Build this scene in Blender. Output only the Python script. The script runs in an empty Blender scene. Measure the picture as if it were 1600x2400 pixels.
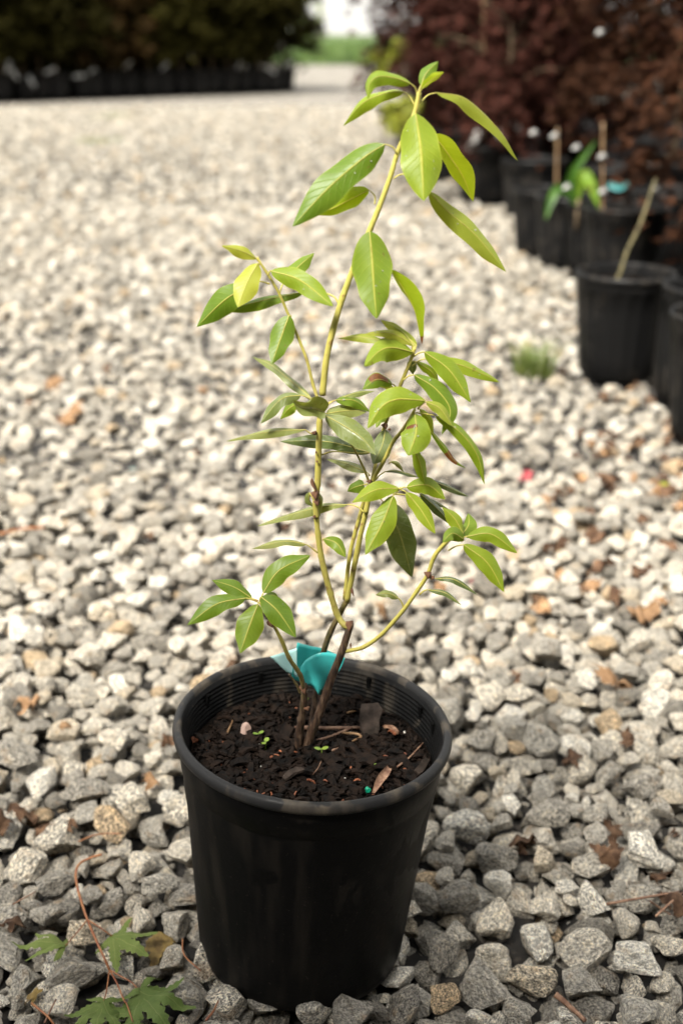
import bpy, bmesh, math, random
import numpy as np
from mathutils import Vector, Matrix, Euler, noise as mnoise

# ------------------------------------------------------------------ camera, sky, sun, exposure
SC = bpy.context.scene
COL = SC.collection
R = math.radians
FPX = 2750.0                      # focal length in photograph pixels (1600 x 2400)
PITCH = R(22.2)
CAMZ = 0.8165
cam = bpy.data.cameras.new('camera')
cam.sensor_fit = 'VERTICAL'; cam.sensor_height = 36.0; cam.sensor_width = 24.0
cam.lens = FPX / 2400 * 36
cam.clip_start = 0.02; cam.clip_end = 2000
cam.dof.use_dof = True; cam.dof.focus_distance = 0.985; cam.dof.aperture_fstop = 4.0
camo = bpy.data.objects.new('camera', cam); COL.objects.link(camo)
camo.location = (0, 0, CAMZ); camo.rotation_euler = (math.pi / 2 - PITCH, 0, 0)
SC.camera = camo

SUN_EL, SUN_AZ = R(52), R(-150)    # azimuth from +Y (away from camera), negative = to the left
w = bpy.data.worlds.new('World'); SC.world = w; w.use_nodes = True
nt = w.node_tree; nt.nodes.clear()
sky = nt.nodes.new('ShaderNodeTexSky'); sky.sky_type = 'NISHITA'; sky.sun_disc = False
sky.sun_elevation = SUN_EL; sky.sun_rotation = SUN_AZ
sky.dust_density = 5.0; sky.air_density = 1.0; sky.ozone_density = 1.0
hs = nt.nodes.new('ShaderNodeHueSaturation'); hs.inputs['Saturation'].default_value = 0.10   # a bright, whitish overcast
bg = nt.nodes.new('ShaderNodeBackground'); bg.inputs['Strength'].default_value = 0.12
wo = nt.nodes.new('ShaderNodeOutputWorld')
nt.links.new(sky.outputs[0], hs.inputs['Color'])
cl = nt.nodes.new('ShaderNodeMix'); cl.data_type = 'RGBA'; cl.inputs[0].default_value = .7; cl.inputs[7].default_value = (1.86, 1.80, 1.66, 1)   # an even veil of thin white cloud
nt.links.new(hs.outputs[0], cl.inputs[6]); nt.links.new(cl.outputs[2], bg.inputs[0]); nt.links.new(bg.outputs[0], wo.inputs[0])
sl = bpy.data.lights.new('sun', 'SUN'); sl.energy = 2.2; sl.angle = R(12); sl.color = (1.0, 0.94, 0.84)
so = bpy.data.objects.new('sun', sl); COL.objects.link(so)
sd = Vector((math.sin(SUN_AZ) * math.cos(SUN_EL), math.cos(SUN_AZ) * math.cos(SUN_EL), math.sin(SUN_EL)))
so.rotation_euler = sd.to_track_quat('Z', 'Y').to_euler()
SC.view_settings.view_transform = 'Standard'; SC.view_settings.look = 'None'
SC.view_settings.gamma = 1.0; SC.view_settings.use_curve_mapping = False
SC.view_settings.exposure = 2.85
SC.render.engine = 'CYCLES'
SC.cycles.use_denoising = True
SC.cycles.max_bounces = 8; SC.cycles.transparent_max_bounces = 8
SC.cycles.caustics_reflective = False; SC.cycles.caustics_refractive = False

# ------------------------------------------------------------------ from photograph pixels to places
CP, SP = math.cos(PITCH), math.sin(PITCH)
CAMP = Vector((0, 0, CAMZ))
def ray(u, v):
    a, b = (u - 800) / FPX, (1200 - v) / FPX
    return Vector((a, CP + b * SP, -SP + b * CP))          # per unit of depth along the optical axis
def at(u, v, Y):                                            # the point of pixel (u, v) at distance Y from the camera
    d = ray(u, v); return CAMP + d * (Y / d.y)
def onz(u, v, z=0.0):                                       # ... at height z
    d = ray(u, v); return CAMP + d * ((z - CAMZ) / d.z)
def depth(p): return (p - CAMP).y * CP - (p - CAMP).z * SP
def proj(p):
    q = p - CAMP; dz = q.y * CP - q.z * SP
    return 800 + FPX * q.x / dz, 1200 - FPX * (q.y * SP + q.z * CP) / dz

# ------------------------------------------------------------------ helpers
def link(name, mesh, mat=None, parent=None):
    o = bpy.data.objects.new(name, mesh); COL.objects.link(o)
    if mat is not None and not mesh.materials: mesh.materials.append(mat)
    if parent is not None: o.parent = parent
    return o
def empty(name, loc=(0, 0, 0)):
    o = bpy.data.objects.new(name, None); COL.objects.link(o); o.location = loc; o.empty_display_size = 0.05
    return o
def tag(o, label=None, cat=None, group=None, kind=None):
    if label: o['label'] = label
    if cat: o['category'] = cat
    if group: o['group'] = group
    if kind: o['kind'] = kind
    return o
def copy_tree(o, parent=None):
    c = o.copy(); COL.objects.link(c); c.parent = parent
    for ch in list(o.children): copy_tree(ch, c)
    return c
def pydata(name, verts, faces, smooth=True):
    me = bpy.data.meshes.new(name); me.from_pydata([tuple(v) for v in verts], [], faces); me.update()
    if smooth: me.polygons.foreach_set('use_smooth', [True] * len(me.polygons))
    return me
def crom(pts, n):
    """Catmull-Rom through pts (sequences of equal length), n samples per span."""
    P = [np.array(p, float) for p in pts]
    P = [2 * P[0] - P[1]] + P + [2 * P[-1] - P[-2]]
    out = []
    for i in range(1, len(P) - 2):
        for k in range(n):
            t = k / n
            out.append(0.5 * ((2 * P[i]) + (P[i + 1] - P[i - 1]) * t + (2 * P[i - 1] - 5 * P[i] + 4 * P[i + 1] - P[i + 2]) * t * t
                              + (-P[i - 1] + 3 * P[i] - 3 * P[i + 1] + P[i + 2]) * t ** 3))
    out.append(P[-2]); return out
class MB:
    def __init__(s): s.v = []; s.f = []
    def tube(s, pts, rad, seg=8, cap=True, wob=0.0, seed=0):
        rnd = random.Random(seed)
        pts = [Vector(p) for p in pts]; n = len(pts); b = len(s.v)
        t0 = (pts[1] - pts[0]).normalized()
        nrm = t0.orthogonal().normalized()
        for i, p in enumerate(pts):
            t = (pts[min(i + 1, n - 1)] - pts[max(i - 1, 0)]).normalized()
            nrm = (nrm - t * nrm.dot(t)).normalized(); bi = t.cross(nrm)
            r = rad[i] if hasattr(rad, '__len__') else rad
            for k in range(seg):
                a = 2 * math.pi * k / seg
                rr = r * (1 + wob * (rnd.random() - 0.5))
                s.v.append(p + (nrm * math.cos(a) + bi * math.sin(a)) * rr)
        for i in range(n - 1):
            for k in range(seg):
                k2 = (k + 1) % seg
                s.f.append((b + i * seg + k, b + i * seg + k2, b + (i + 1) * seg + k2, b + (i + 1) * seg + k))
        if cap:
            s.f.append(tuple(b + k for k in range(seg))[::-1]); s.f.append(tuple(b + (n - 1) * seg + k for k in range(seg)))
        return s
    def lathe(s, prof, seg=64, flute=0.0, nf=0, f0=0, f1=0):
        b = len(s.v); n = len(prof)
        for i, (r, z) in enumerate(prof):
            for k in range(seg):
                a = 2 * math.pi * k / seg
                rr = r + (flute * math.cos(nf * a) if f0 <= i <= f1 and nf else 0)
                s.v.append(Vector((rr * math.cos(a), rr * math.sin(a), z)))
        for i in range(n - 1):
            for k in range(seg):
                k2 = (k + 1) % seg
                s.f.append((b + i * seg + k, b + i * seg + k2, b + (i + 1) * seg + k2, b + (i + 1) * seg + k))
        return s
    def box(s, c, half, M=None):
        b = len(s.v); c = Vector(c)
        for x in (-1, 1):
            for y in (-1, 1):
                for z in (-1, 1):
                    q = Vector((x * half[0], y * half[1], z * half[2]))
                    s.v.append(c + ((M @ q) if M else q))
        for f in ((0, 1, 3, 2), (4, 6, 7, 5), (0, 4, 5, 1), (2, 3, 7, 6), (0, 2, 6, 4), (1, 5, 7, 3)):
            s.f.append(tuple(b + i for i in f))
        return s
    def add(s, verts, faces):
        b = len(s.v); s.v += [Vector(v) for v in verts]; s.f += [tuple(b + i for i in f) for f in faces]; return s
    def mesh(s, name, smooth=True): return pydata(name, s.v, s.f, smooth)
    def build(s, name, mat, parent=None, smooth=True): return link(name, s.mesh(name, smooth), mat, parent)

# ------------------------------------------------------------------ materials
def newmat(name):
    m = bpy.data.materials.new(name); m.use_nodes = True
    n = m.node_tree.nodes; return m, n, m.node_tree.links, n['Principled BSDF']
def N(n, t, **kw):
    x = n.new(t)
    for k, v in kw.items():
        if k in x.inputs.keys(): x.inputs[k].default_value = v
        else: setattr(x, k, v)
    return x
def ramp(n, stops, interp='LINEAR'):
    x = n.new('ShaderNodeValToRGB'); x.color_ramp.interpolation = interp
    e = x.color_ramp.elements
    while len(e) < len(stops): e.new(0.5)
    for i, (p, c) in enumerate(stops):
        e[i].position = p; e[i].color = (*c, 1) if len(c) == 3 else c
    return x
def mix(n, l, f, a, b, blend='MIX'):
    x = n.new('ShaderNodeMix'); x.data_type = 'RGBA'; x.blend_type = blend
    for s, i in ((f, 0), (a, 6), (b, 7)):
        if hasattr(s, 'is_output'): l.new(s, x.inputs[i])
        elif isinstance(s, (int, float)): x.inputs[i].default_value = s
        else: x.inputs[i].default_value = (*s, 1)
    return x.outputs[2]
def math_(n, l, op, a, b=None, c=None):
    x = n.new('ShaderNodeMath'); x.operation = op
    for i, s in enumerate((a, b, c)):
        if s is None: continue
        if hasattr(s, 'is_output'): l.new(s, x.inputs[i])
        else: x.inputs[i].default_value = s
    return x.outputs[0]
def objcoord(n, l, off=37.0, scale=(1, 1, 1)):
    tc = n.new('ShaderNodeTexCoord'); oi = n.new('ShaderNodeObjectInfo')
    mp = n.new('ShaderNodeMapping'); mp.inputs['Scale'].default_value = scale
    s = math_(n, l, 'MULTIPLY', oi.outputs['Random'], off)
    cv = n.new('ShaderNodeCombineXYZ')
    for i in range(3): l.new(s, cv.inputs[i])
    l.new(cv.outputs[0], mp.inputs['Location']); l.new(tc.outputs['Object'], mp.inputs['Vector'])
    return mp.outputs[0], oi.outputs['Random']
def bump(n, l, h, strength, dist, bsdf):
    b = n.new('ShaderNodeBump'); b.inputs['Strength'].default_value = strength; b.inputs['Distance'].default_value = dist
    l.new(h, b.inputs['Height']); l.new(b.outputs[0], bsdf.inputs['Normal'])

def mat_stone():
    m, n, l, p = newmat('granite_gravel')
    co, rnd = objcoord(n, l, 61.0)
    base = ramp(n, [(0, (.27, .25, .215)), (.10, (.46, .43, .375)), (.24, (.58, .54, .465)), (.38, (.38, .355, .31)), (.46, (.68, .63, .54)),
                    (.58, (.52, .49, .43)), (.68, (.78, .72, .61)), (.80, (.60, .525, .41)), (.85, (.86, .82, .73)), (.965, (.60, .46, .30))], 'CONSTANT')
    l.new(rnd, base.inputs[0])
    a = N(n, 'ShaderNodeTexNoise', Scale=6.5, Detail=4.0, Roughness=.8); l.new(co, a.inputs['Vector'])
    b = N(n, 'ShaderNodeTexNoise', Scale=1.6, Detail=4.0, Roughness=.65); l.new(co, b.inputs['Vector'])
    c = N(n, 'ShaderNodeTexVoronoi', Scale=7.0); l.new(co, c.inputs['Vector'])
    r2 = math_(n, l, 'FRACT', math_(n, l, 'MULTIPLY', rnd, 17.3))
    spk = ramp(n, [(.39, (.05, .05, .055)), (.455, (.5, .5, .5)), (.52, (1, 1, 1)), (.60, (1.9, 1.85, 1.75))]); l.new(a.outputs[0], spk.inputs[0])
    k = mix(n, l, math_(n, l, 'MULTIPLY_ADD', r2, .5, .5), base.outputs[0], mix(n, l, 1.0, base.outputs[0], spk.outputs[0], 'MULTIPLY'))
    dk = ramp(n, [(.12, (.22, .22, .22)), (.3, (1, 1, 1))]); l.new(c.outputs['Distance'], dk.inputs[0])
    k = mix(n, l, math_(n, l, 'MULTIPLY', r2, .6), k, mix(n, l, 1.0, k, dk.outputs[0], 'MULTIPLY'))
    st = ramp(n, [(.36, (.62, .60, .56)), (.52, (1, 1, 1)), (.68, (1.12, 1.06, .94))]); l.new(b.outputs[0], st.inputs[0])
    k = mix(n, l, .85, k, st.outputs[0], 'MULTIPLY')
    d = N(n, 'ShaderNodeTexNoise', Scale=.9, Detail=2.0); l.new(co, d.inputs['Vector'])
    rs = ramp(n, [(.60, (0, 0, 0)), (.72, (1, 1, 1))]); l.new(d.outputs[0], rs.inputs[0])
    k = mix(n, l, math_(n, l, 'MULTIPLY', rs.outputs[0], .38), k, (.40, .25, .12))
    l.new(k, p.inputs['Base Color']); p.inputs['Roughness'].default_value = .8; p.inputs['Specular IOR Level'].default_value = .3
    h = math_(n, l, 'ADD', math_(n, l, 'MULTIPLY', b.outputs[0], 2.0), math_(n, l, 'MULTIPLY', a.outputs[0], .8))
    bump(n, l, h, .8, .14, p)
    return m
def mat_ground():
    m, n, l, p = newmat('gravel_bed')
    tc = n.new('ShaderNodeTexCoord')
    v = N(n, 'ShaderNodeTexVoronoi', Scale=26.0); l.new(tc.outputs['Object'], v.inputs['Vector'])
    sep = n.new('ShaderNodeSeparateColor'); l.new(v.outputs['Color'], sep.inputs[0])
    far = ramp(n, [(0, (.08, .075, .065)), (.25, (.13, .12, .10)), (.5, (.17, .155, .13)), (.75, (.21, .19, .16)), (.93, (.27, .25, .21)), (1, (.14, .1, .065))], 'CONSTANT'); l.new(sep.outputs[0], far.inputs[0])  # tones lowered in place of the self-shadow a flat sheet lacks
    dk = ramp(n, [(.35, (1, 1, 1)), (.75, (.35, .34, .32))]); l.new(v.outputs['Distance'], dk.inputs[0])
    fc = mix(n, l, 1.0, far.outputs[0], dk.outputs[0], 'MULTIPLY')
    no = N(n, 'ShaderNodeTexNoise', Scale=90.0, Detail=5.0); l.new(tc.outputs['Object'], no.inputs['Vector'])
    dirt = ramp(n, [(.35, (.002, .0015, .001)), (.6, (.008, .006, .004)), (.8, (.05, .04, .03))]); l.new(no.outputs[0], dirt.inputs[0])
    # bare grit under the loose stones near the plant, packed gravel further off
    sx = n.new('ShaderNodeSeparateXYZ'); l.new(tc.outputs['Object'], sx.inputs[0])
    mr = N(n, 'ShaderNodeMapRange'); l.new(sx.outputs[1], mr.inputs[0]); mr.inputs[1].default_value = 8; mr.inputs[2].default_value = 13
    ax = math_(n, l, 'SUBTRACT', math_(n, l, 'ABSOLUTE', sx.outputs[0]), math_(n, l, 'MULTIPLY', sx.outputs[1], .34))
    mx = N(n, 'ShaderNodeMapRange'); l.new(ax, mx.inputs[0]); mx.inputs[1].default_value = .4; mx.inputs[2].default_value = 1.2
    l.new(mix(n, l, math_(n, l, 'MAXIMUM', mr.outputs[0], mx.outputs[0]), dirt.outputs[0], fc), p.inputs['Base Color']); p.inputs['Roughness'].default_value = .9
    bump(n, l, math_(n, l, 'SUBTRACT', 1.0, v.outputs['Distance']), .8, .02, p)
    return m
def leafmat(name, top, dark, vein, transl, rough, spec=.5, wet=0.0):
    m, n, l, p = newmat(name)
    uv = n.new('ShaderNodeUVMap'); sx = n.new('ShaderNodeSeparateXYZ'); l.new(uv.outputs[0], sx.inputs[0])
    U, V = sx.outputs[0], sx.outputs[1]
    av = math_(n, l, 'ABSOLUTE', math_(n, l, 'SUBTRACT', V, .5))
    tc = n.new('ShaderNodeTexCoord'); oi = n.new('ShaderNodeObjectInfo')
    no = N(n, 'ShaderNodeTexNoise', Scale=55.0, Detail=4.0); l.new(tc.outputs['Object'], no.inputs['Vector'])
    fine = N(n, 'ShaderNodeTexNoise', Scale=420.0, Detail=2.0); l.new(tc.outputs['Object'], fine.inputs['Vector'])
    wv = math_(n, l, 'SINE', math_(n, l, 'MULTIPLY', math_(n, l, 'ADD', math_(n, l, 'SUBTRACT', U, math_(n, l, 'MULTIPLY', av, .36)), math_(n, l, 'MULTIPLY', no.outputs[0], .05)), 68.0))
    vr = ramp(n, [(.80, (0, 0, 0)), (1, (1, 1, 1))]); l.new(wv, vr.inputs[0])
    mid = ramp(n, [(.012, (1, 1, 1)), (.05, (0, 0, 0))]); l.new(av, mid.inputs[0])
    f = N(n, 'ShaderNodeMapRange'); f.inputs[1].default_value = .3; f.inputs[2].default_value = .72; l.new(no.outputs[0], f.inputs[0])
    c = mix(n, l, f.outputs[0], dark, top)
    c = mix(n, l, math_(n, l, 'MULTIPLY', vr.outputs[0], .09), c, vein)
    c = mix(n, l, math_(n, l, 'MULTIPLY', mid.outputs[0], .8), c, vein)
    edge = ramp(n, [(.44, (0, 0, 0)), (.5, (1, 1, 1))]); l.new(av, edge.inputs[0])
    c = mix(n, l, math_(n, l, 'MULTIPLY', edge.outputs[0], .35), c, vein)
    h = n.new('ShaderNodeHueSaturation'); l.new(c, h.inputs['Color'])
    l.new(math_(n, l, 'MULTIPLY_ADD', oi.outputs['Random'], .3, .86), h.inputs['Value'])
    l.new(math_(n, l, 'MULTIPLY_ADD', oi.outputs['Random'], -.02, .51), h.inputs['Hue'])
    at_ = n.new('ShaderNodeAttribute'); at_.attribute_name = 'blight'
    bl = mix(n, l, fine.outputs[0], (.05, .018, .006), (.22, .085, .03))
    bf = math_(n, l, 'GREATER_THAN', math_(n, l, 'ADD', at_.outputs['Fac'], math_(n, l, 'MULTIPLY', math_(n, l, 'SUBTRACT', no.outputs[0], .5), .8)), .5)
    sn = N(n, 'ShaderNodeTexNoise', Scale=230.0, Detail=2.0); l.new(tc.outputs['Object'], sn.inputs['Vector'])
    sp = ramp(n, [(.70, (0, 0, 0)), (.75, (1, 1, 1))]); l.new(sn.outputs[0], sp.inputs[0])
    c = mix(n, l, bf, mix(n, l, math_(n, l, 'MULTIPLY', sp.outputs[0], .55), h.outputs[0], (.12, .075, .02)), bl)
    l.new(c, p.inputs['Base Color']); p.inputs['Specular IOR Level'].default_value = spec
    if wet:
        wn = N(n, 'ShaderNodeTexNoise', Scale=42.0, Detail=3.0, Distortion=.6); l.new(tc.outputs['Object'], wn.inputs['Vector'])
        wr = ramp(n, [(.46, (rough,) * 3), (.52, (.1,) * 3)]); l.new(wn.outputs[0], wr.inputs[0]); l.new(wr.outputs[0], p.inputs['Roughness'])
    else: p.inputs['Roughness'].default_value = rough
    hh = math_(n, l, 'ADD', math_(n, l, 'MULTIPLY', vr.outputs[0], -.5), math_(n, l, 'ADD', math_(n, l, 'MULTIPLY', mid.outputs[0], -1.2), no.outputs[0]))
    bump(n, l, hh, .35, .0012, p)
    tr = n.new('ShaderNodeBsdfTranslucent')
    l.new(mix(n, l, .75, c, (1.25, 1.1, .3), 'MULTIPLY'), tr.inputs[0])
    ms = n.new('ShaderNodeMixShader'); ms.inputs[0].default_value = transl
    l.new(p.outputs[0], ms.inputs[1]); l.new(tr.outputs[0], ms.inputs[2]); l.new(ms.outputs[0], n['Material Output'].inputs[0])
    return m
def simple(name, c1, c2, scale=60, rough=.7, bumpd=0.0, bstr=.5, spec=.4, transl=0.0, stretch=(1, 1, 1), detail=4.0, lo=.38, hi=.64, rv=0.0):
    m, n, l, p = newmat(name)
    co, rnd = objcoord(n, l, 23.0, stretch)
    no = N(n, 'ShaderNodeTexNoise', Scale=scale, Detail=detail, Roughness=.6); l.new(co, no.inputs['Vector'])
    f = N(n, 'ShaderNodeMapRange'); f.inputs[1].default_value = lo; f.inputs[2].default_value = hi; l.new(no.outputs[0], f.inputs[0])
    c = mix(n, l, f.outputs[0], c1, c2)
    if rv:
        h = n.new('ShaderNodeHueSaturation'); l.new(c, h.inputs['Color'])
        l.new(math_(n, l, 'MULTIPLY_ADD', rnd, rv, 1 - rv / 2), h.inputs['Value']); c = h.outputs[0]
    l.new(c, p.inputs['Base Color']); p.inputs['Roughness'].default_value = rough; p.inputs['Specular IOR Level'].default_value = spec
    if bumpd: bump(n, l, no.outputs[0], bstr, bumpd, p)
    if transl:
        tr = n.new('ShaderNodeBsdfTranslucent'); l.new(c, tr.inputs[0])
        ms = n.new('ShaderNodeMixShader'); ms.inputs[0].default_value = transl
        l.new(p.outputs[0], ms.inputs[1]); l.new(tr.outputs[0], ms.inputs[2]); l.new(ms.outputs[0], n['Material Output'].inputs[0])
    return m
def mat_plastic(name, dusty=.5, base=.011):
    m, n, l, p = newmat(name)
    co, rnd = objcoord(n, l, 11.0)
    a = N(n, 'ShaderNodeTexNoise', Scale=9.0, Detail=4.0, Distortion=.8); l.new(co, a.inputs['Vector'])
    b = N(n, 'ShaderNodeTexNoise', Scale=260.0, Detail=3.0); l.new(co, b.inputs['Vector'])
    mp = n.new('ShaderNodeMapping'); mp.inputs['Scale'].default_value = (18, 18, 2.5); l.new(co, mp.inputs['Vector'])
    s = N(n, 'ShaderNodeTexNoise', Scale=3.0, Detail=5.0); l.new(mp.outputs[0], s.inputs['Vector'])
    wet = ramp(n, [(.50, (0, 0, 0)), (.515, (1, 1, 1))]); l.new(a.outputs[0], wet.inputs[0])
    dust = ramp(n, [(.45, (0, 0, 0)), (.75, (1, 1, 1))]); l.new(s.outputs[0], dust.inputs[0])
    gr = ramp(n, [(.66, (0, 0, 0)), (.74, (1, 1, 1))]); l.new(b.outputs[0], gr.inputs[0])
    d = math_(n, l, 'MULTIPLY', math_(n, l, 'MULTIPLY', math_(n, l, 'ADD', dust.outputs[0], math_(n, l, 'MULTIPLY', gr.outputs[0], .5)), wet.outputs[0]), dusty)
    d = math_(n, l, 'MAXIMUM', d, math_(n, l, 'MULTIPLY', gr.outputs[0], .22))
    c = mix(n, l, d, (base, base, base * 1.02), (.075, .062, .047))
    l.new(c, p.inputs['Base Color']); p.inputs['Specular IOR Level'].default_value = .10
    l.new(math_(n, l, 'MULTIPLY_ADD', wet.outputs[0], .14, .42), p.inputs['Roughness'])
    bump(n, l, math_(n, l, 'ADD', b.outputs[0], math_(n, l, 'MULTIPLY', s.outputs[0], 2)), .25, .0006, p)
    return m
def mat_stem():
    """woody brown near the soil, yellow-green above: the 'wood' point attribute carries how woody a stem is."""
    m, n, l, p = newmat('rhododendron_bark')
    tc = n.new('ShaderNodeTexCoord'); at_ = n.new('ShaderNodeAttribute'); at_.attribute_name = 'wood'
    a = N(n, 'ShaderNodeTexNoise', Scale=160.0, Detail=4.0); l.new(tc.outputs['Object'], a.inputs['Vector'])
    mp = n.new('ShaderNodeMapping'); mp.inputs['Scale'].default_value = (260, 260, 40); l.new(tc.outputs['Object'], mp.inputs['Vector'])
    b = N(n, 'ShaderNodeTexNoise', Scale=2.0, Detail=4.0); l.new(mp.outputs[0], b.inputs['Vector'])
    green = mix(n, l, a.outputs[0], (.22, .21, .03), (.40, .34, .08))
    sp = ramp(n, [(.62, (0, 0, 0)), (.67, (1, 1, 1))]); l.new(a.outputs[0], sp.inputs[0])
    green = mix(n, l, math_(n, l, 'MULTIPLY', sp.outputs[0], .7), green, (.17, .085, .025))
    br = ramp(n, [(.35, (.010, .006, .004)), (.52, (.045, .023, .012)), (.7, (.11, .075, .05))]); l.new(b.outputs[0], br.inputs[0])
    f = math_(n, l, 'SMOOTH_MIN', 1.0, math_(n, l, 'MAXIMUM', 0.0, math_(n, l, 'ADD', at_.outputs['Fac'], math_(n, l, 'MULTIPLY', math_(n, l, 'SUBTRACT', a.outputs[0], .5), .5))), .05)
    l.new(mix(n, l, f, green, br.outputs[0]), p.inputs['Base Color']); p.inputs['Roughness'].default_value = .6
    bump(n, l, math_(n, l, 'ADD', a.outputs[0], b.outputs[0]), .5, .0012, p)
    return m
M = {}
M['stone'] = mat_stone(); M['ground'] = mat_ground()
M['young'] = leafmat('young_leaf', (.195, .258, .020), (.155, .222, .012), (.36, .38, .045), .48, .46, .35)
M['pale'] = leafmat('pale_leaf', (.265, .295, .04), (.22, .255, .027), (.36, .38, .07), .48, .46, .35)
M['mature'] = leafmat('mature_leaf', (.128, .195, .017), (.098, .162, .012), (.29, .32, .045), .46, .44, .35)
M['under'] = leafmat('backlit_underside', (.25, .33, .012), (.20, .28, .009), (.36, .39, .03), .55, .5)  # glow of backlit undersides put into a brighter yellow-green
M['old'] = leafmat('old_wet_leaf', (.17, .195, .06), (.12, .15, .042), (.24, .26, .10), .34, .36, .5, wet=1)
M['dark'] = leafmat('old_dark_leaf', (.10, .128, .042), (.07, .098, .03), (.17, .195, .08), .3, .36, .5, wet=1)
M['stem'] = mat_stem()
M['bud'] = simple('brown_bud', (.04, .016, .008), (.16, .07, .03), 300, .7, .002)
M['pot'] = mat_plastic('black_nursery_plastic', .15, .0022)
M['rim'] = mat_plastic('worn_rim_plastic', 1.0, .014)
M['potin'] = mat_plastic('ribbed_pot_plastic', .5, .005)
M['potfar'] = mat_plastic('dusty_black_plastic', .25, .004)
M['slot'] = simple('dark_slot', (.002, .002, .002), (.004, .004, .004), 50, .95, spec=.03)
M['soil'] = simple('potting_mix', (.001, .0007, .0005), (.0055, .0032, .002), 130, .95, .004, .9, .06)
M['mulch'] = simple('wet_bark_mulch', (.0012, .0008, .0006), (.0085, .0048, .003), 90, .8, .002, .6, .1, rv=.9)
M['chip'] = simple('red_bark_splinter', (.06, .016, .006), (.17, .055, .02), 120, .7, .001, rv=.7)
M['twig'] = simple('dry_twig', (.08, .036, .02), (.21, .125, .078), 160, .7, .001, stretch=(1, 1, 1), rv=.5)
M['bark'] = simple('bark_slab', (.012, .009, .007), (.034, .025, .02), 90, .8, .002, .8, .1)
M['perlite'] = simple('perlite', (.6, .57, .52), (.85, .83, .78), 400, .8, .001)
M['seedling'] = simple('seedling_green', (.12, .20, .02), (.19, .27, .035), 80, .4, transl=.3)
M['tape'] = simple('teal_plastic_tape', (.045, .43, .425), (.06, .48, .47), 18, .3, spec=.5, transl=.12)
M['tapefar'] = simple('dark_teal_tape', (.008, .08, .085), (.012, .11, .11), 18, .6)  # a darker teal than the near tape
M['tapeback'] = simple('pale_teal_tape', (.36, .62, .61), (.44, .68, .66), 25, .3, spec=.5, transl=.15)
M['bead'] = simple('green_bead', (.0, .16, .09), (.01, .24, .14), 60, .25)
M['brownleaf'] = simple('dead_brown_leaf', (.03, .015, .008), (.105, .06, .034), 70, .8, .003, .8, .2, .15, rv=.5)
M['orangeleaf'] = simple('dead_orange_leaf', (.13, .072, .034), (.25, .155, .085), 70, .8, .002, .6, .2, .2, rv=.4)
M['redleaf'] = simple('fallen_red_leaf', (.14, .012, .018), (.24, .03, .035), 70, .6, .001, transl=.2)
M['yellowleaf'] = simple('yellowed_leaf', (.09, .055, .012), (.22, .15, .035), 70, .7, .002, transl=.2)
M['mapleleaf'] = leafmat('fallen_maple_leaf', (.085, .115, .028), (.058, .088, .017), (.125, .15, .045), .15, .7, .2)
M['sprig'] = simple('maple_sprig_stem', (.13, .036, .012), (.22, .095, .03), 100, .55)
M['redmaple'] = simple('red_maple_foliage', (.003, .0015, .0012), (.048, .0165, .0115), 38, .75, spec=.04, transl=.25, rv=.5)
M['bronzemaple'] = simple('bronze_maple_foliage', (.004, .002, .0012), (.046, .019, .0095), 38, .75, spec=.04, transl=.25, rv=.5)
M['olive'] = simple('olive_maple_foliage', (.002, .002, .0004), (.024, .021, .003), 22, .75, spec=.04, transl=.22, rv=.4)
M['rust'] = simple('rusty_maple_foliage', (.009, .0058, .0018), (.032, .018, .0055), 7, .75, spec=.04, transl=.22, rv=.4)
M['lime'] = simple('lime_foliage', (.12, .14, .008), (.24, .25, .02), 30, .5, transl=.35)
M['strap'] = simple('bright_green_leaf', (.018, .06, .004), (.04, .10, .006), 30, .55, transl=.4)
M['crook'] = simple('olive_bark', (.035, .03, .010), (.085, .07, .028), 60, .8, .003)
M['straplight'] = simple('light_green_leaf', (.075, .15, .008), (.13, .21, .015), 30, .5, transl=.4)
M['trunk'] = simple('slender_trunk_bark', (.05, .035, .018), (.13, .09, .05), 60, .8, .003)
M['stake'] = simple('bamboo_stake', (.11, .065, .03), (.19, .12, .06), 40, .6)
M['tagwhite'] = simple('white_plastic_tag', (.22, .22, .21), (.30, .30, .29), 20, .4)
M['grassm'] = simple('grass', (.025, .055, .006), (.065, .11, .015), 3, .6, transl=.2)
M['tuft'] = simple('weed_tuft', (.045, .075, .012), (.13, .16, .035), 30, .6, transl=.25)
M['fartree'] = simple('far_tree_foliage', (.16, .20, .05), (.28, .31, .10), 2, .6, transl=.2)
mw, n_, l_, p_ = newmat('water'); p_.inputs['Base Color'].default_value = (.9, .94, .8, 1); p_.inputs['Transmission Weight'].default_value = .8
p_.inputs['IOR'].default_value = 1.33; p_.inputs['Roughness'].default_value = .02; M['water'] = mw

# ------------------------------------------------------------------ layout of the setting
POT_H, POT_R = .250, .125
LEAN = R(3.4)
Y0 = .905
RIM = at(734, 1690, Y0)
AX = Vector((math.sin(LEAN), 0, math.cos(LEAN)))
POT_BASE = RIM - AX * POT_H

# pots of the block on the right: (u, v) of the foot's middle in the photograph, rim radius, height, taper, lean
RIGHT = [  # u, v, rim radius, height, lean_x
    (1676, 1010, .125, .27, 0), (1618, 925, .125, .262, 7), (1445, 870, .125, .265, 0), (1452, 662, .150, .27, 0), (1392, 632, .13, .25, 0),
    (1325, 618, .13, .26, 0), (1262, 588, .12, .25, 0), (1148, 470, .20, .285, 0), (1060, 415, .20, .28, 0), (1330, 450, .19, .28, 0),
    (1690, 690, .16, .28, 0), (1560, 520, .18, .28, 0), (985, 352, .18, .3, 0), (1180, 372, .2, .3, 0), (1245, 505, .16, .27, 0), (1555, 610, .15, .27, 0), (1420, 540, .17, .28, 0)]
RP = [onz(u, v, 0) for u, v, *_ in RIGHT]

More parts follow.
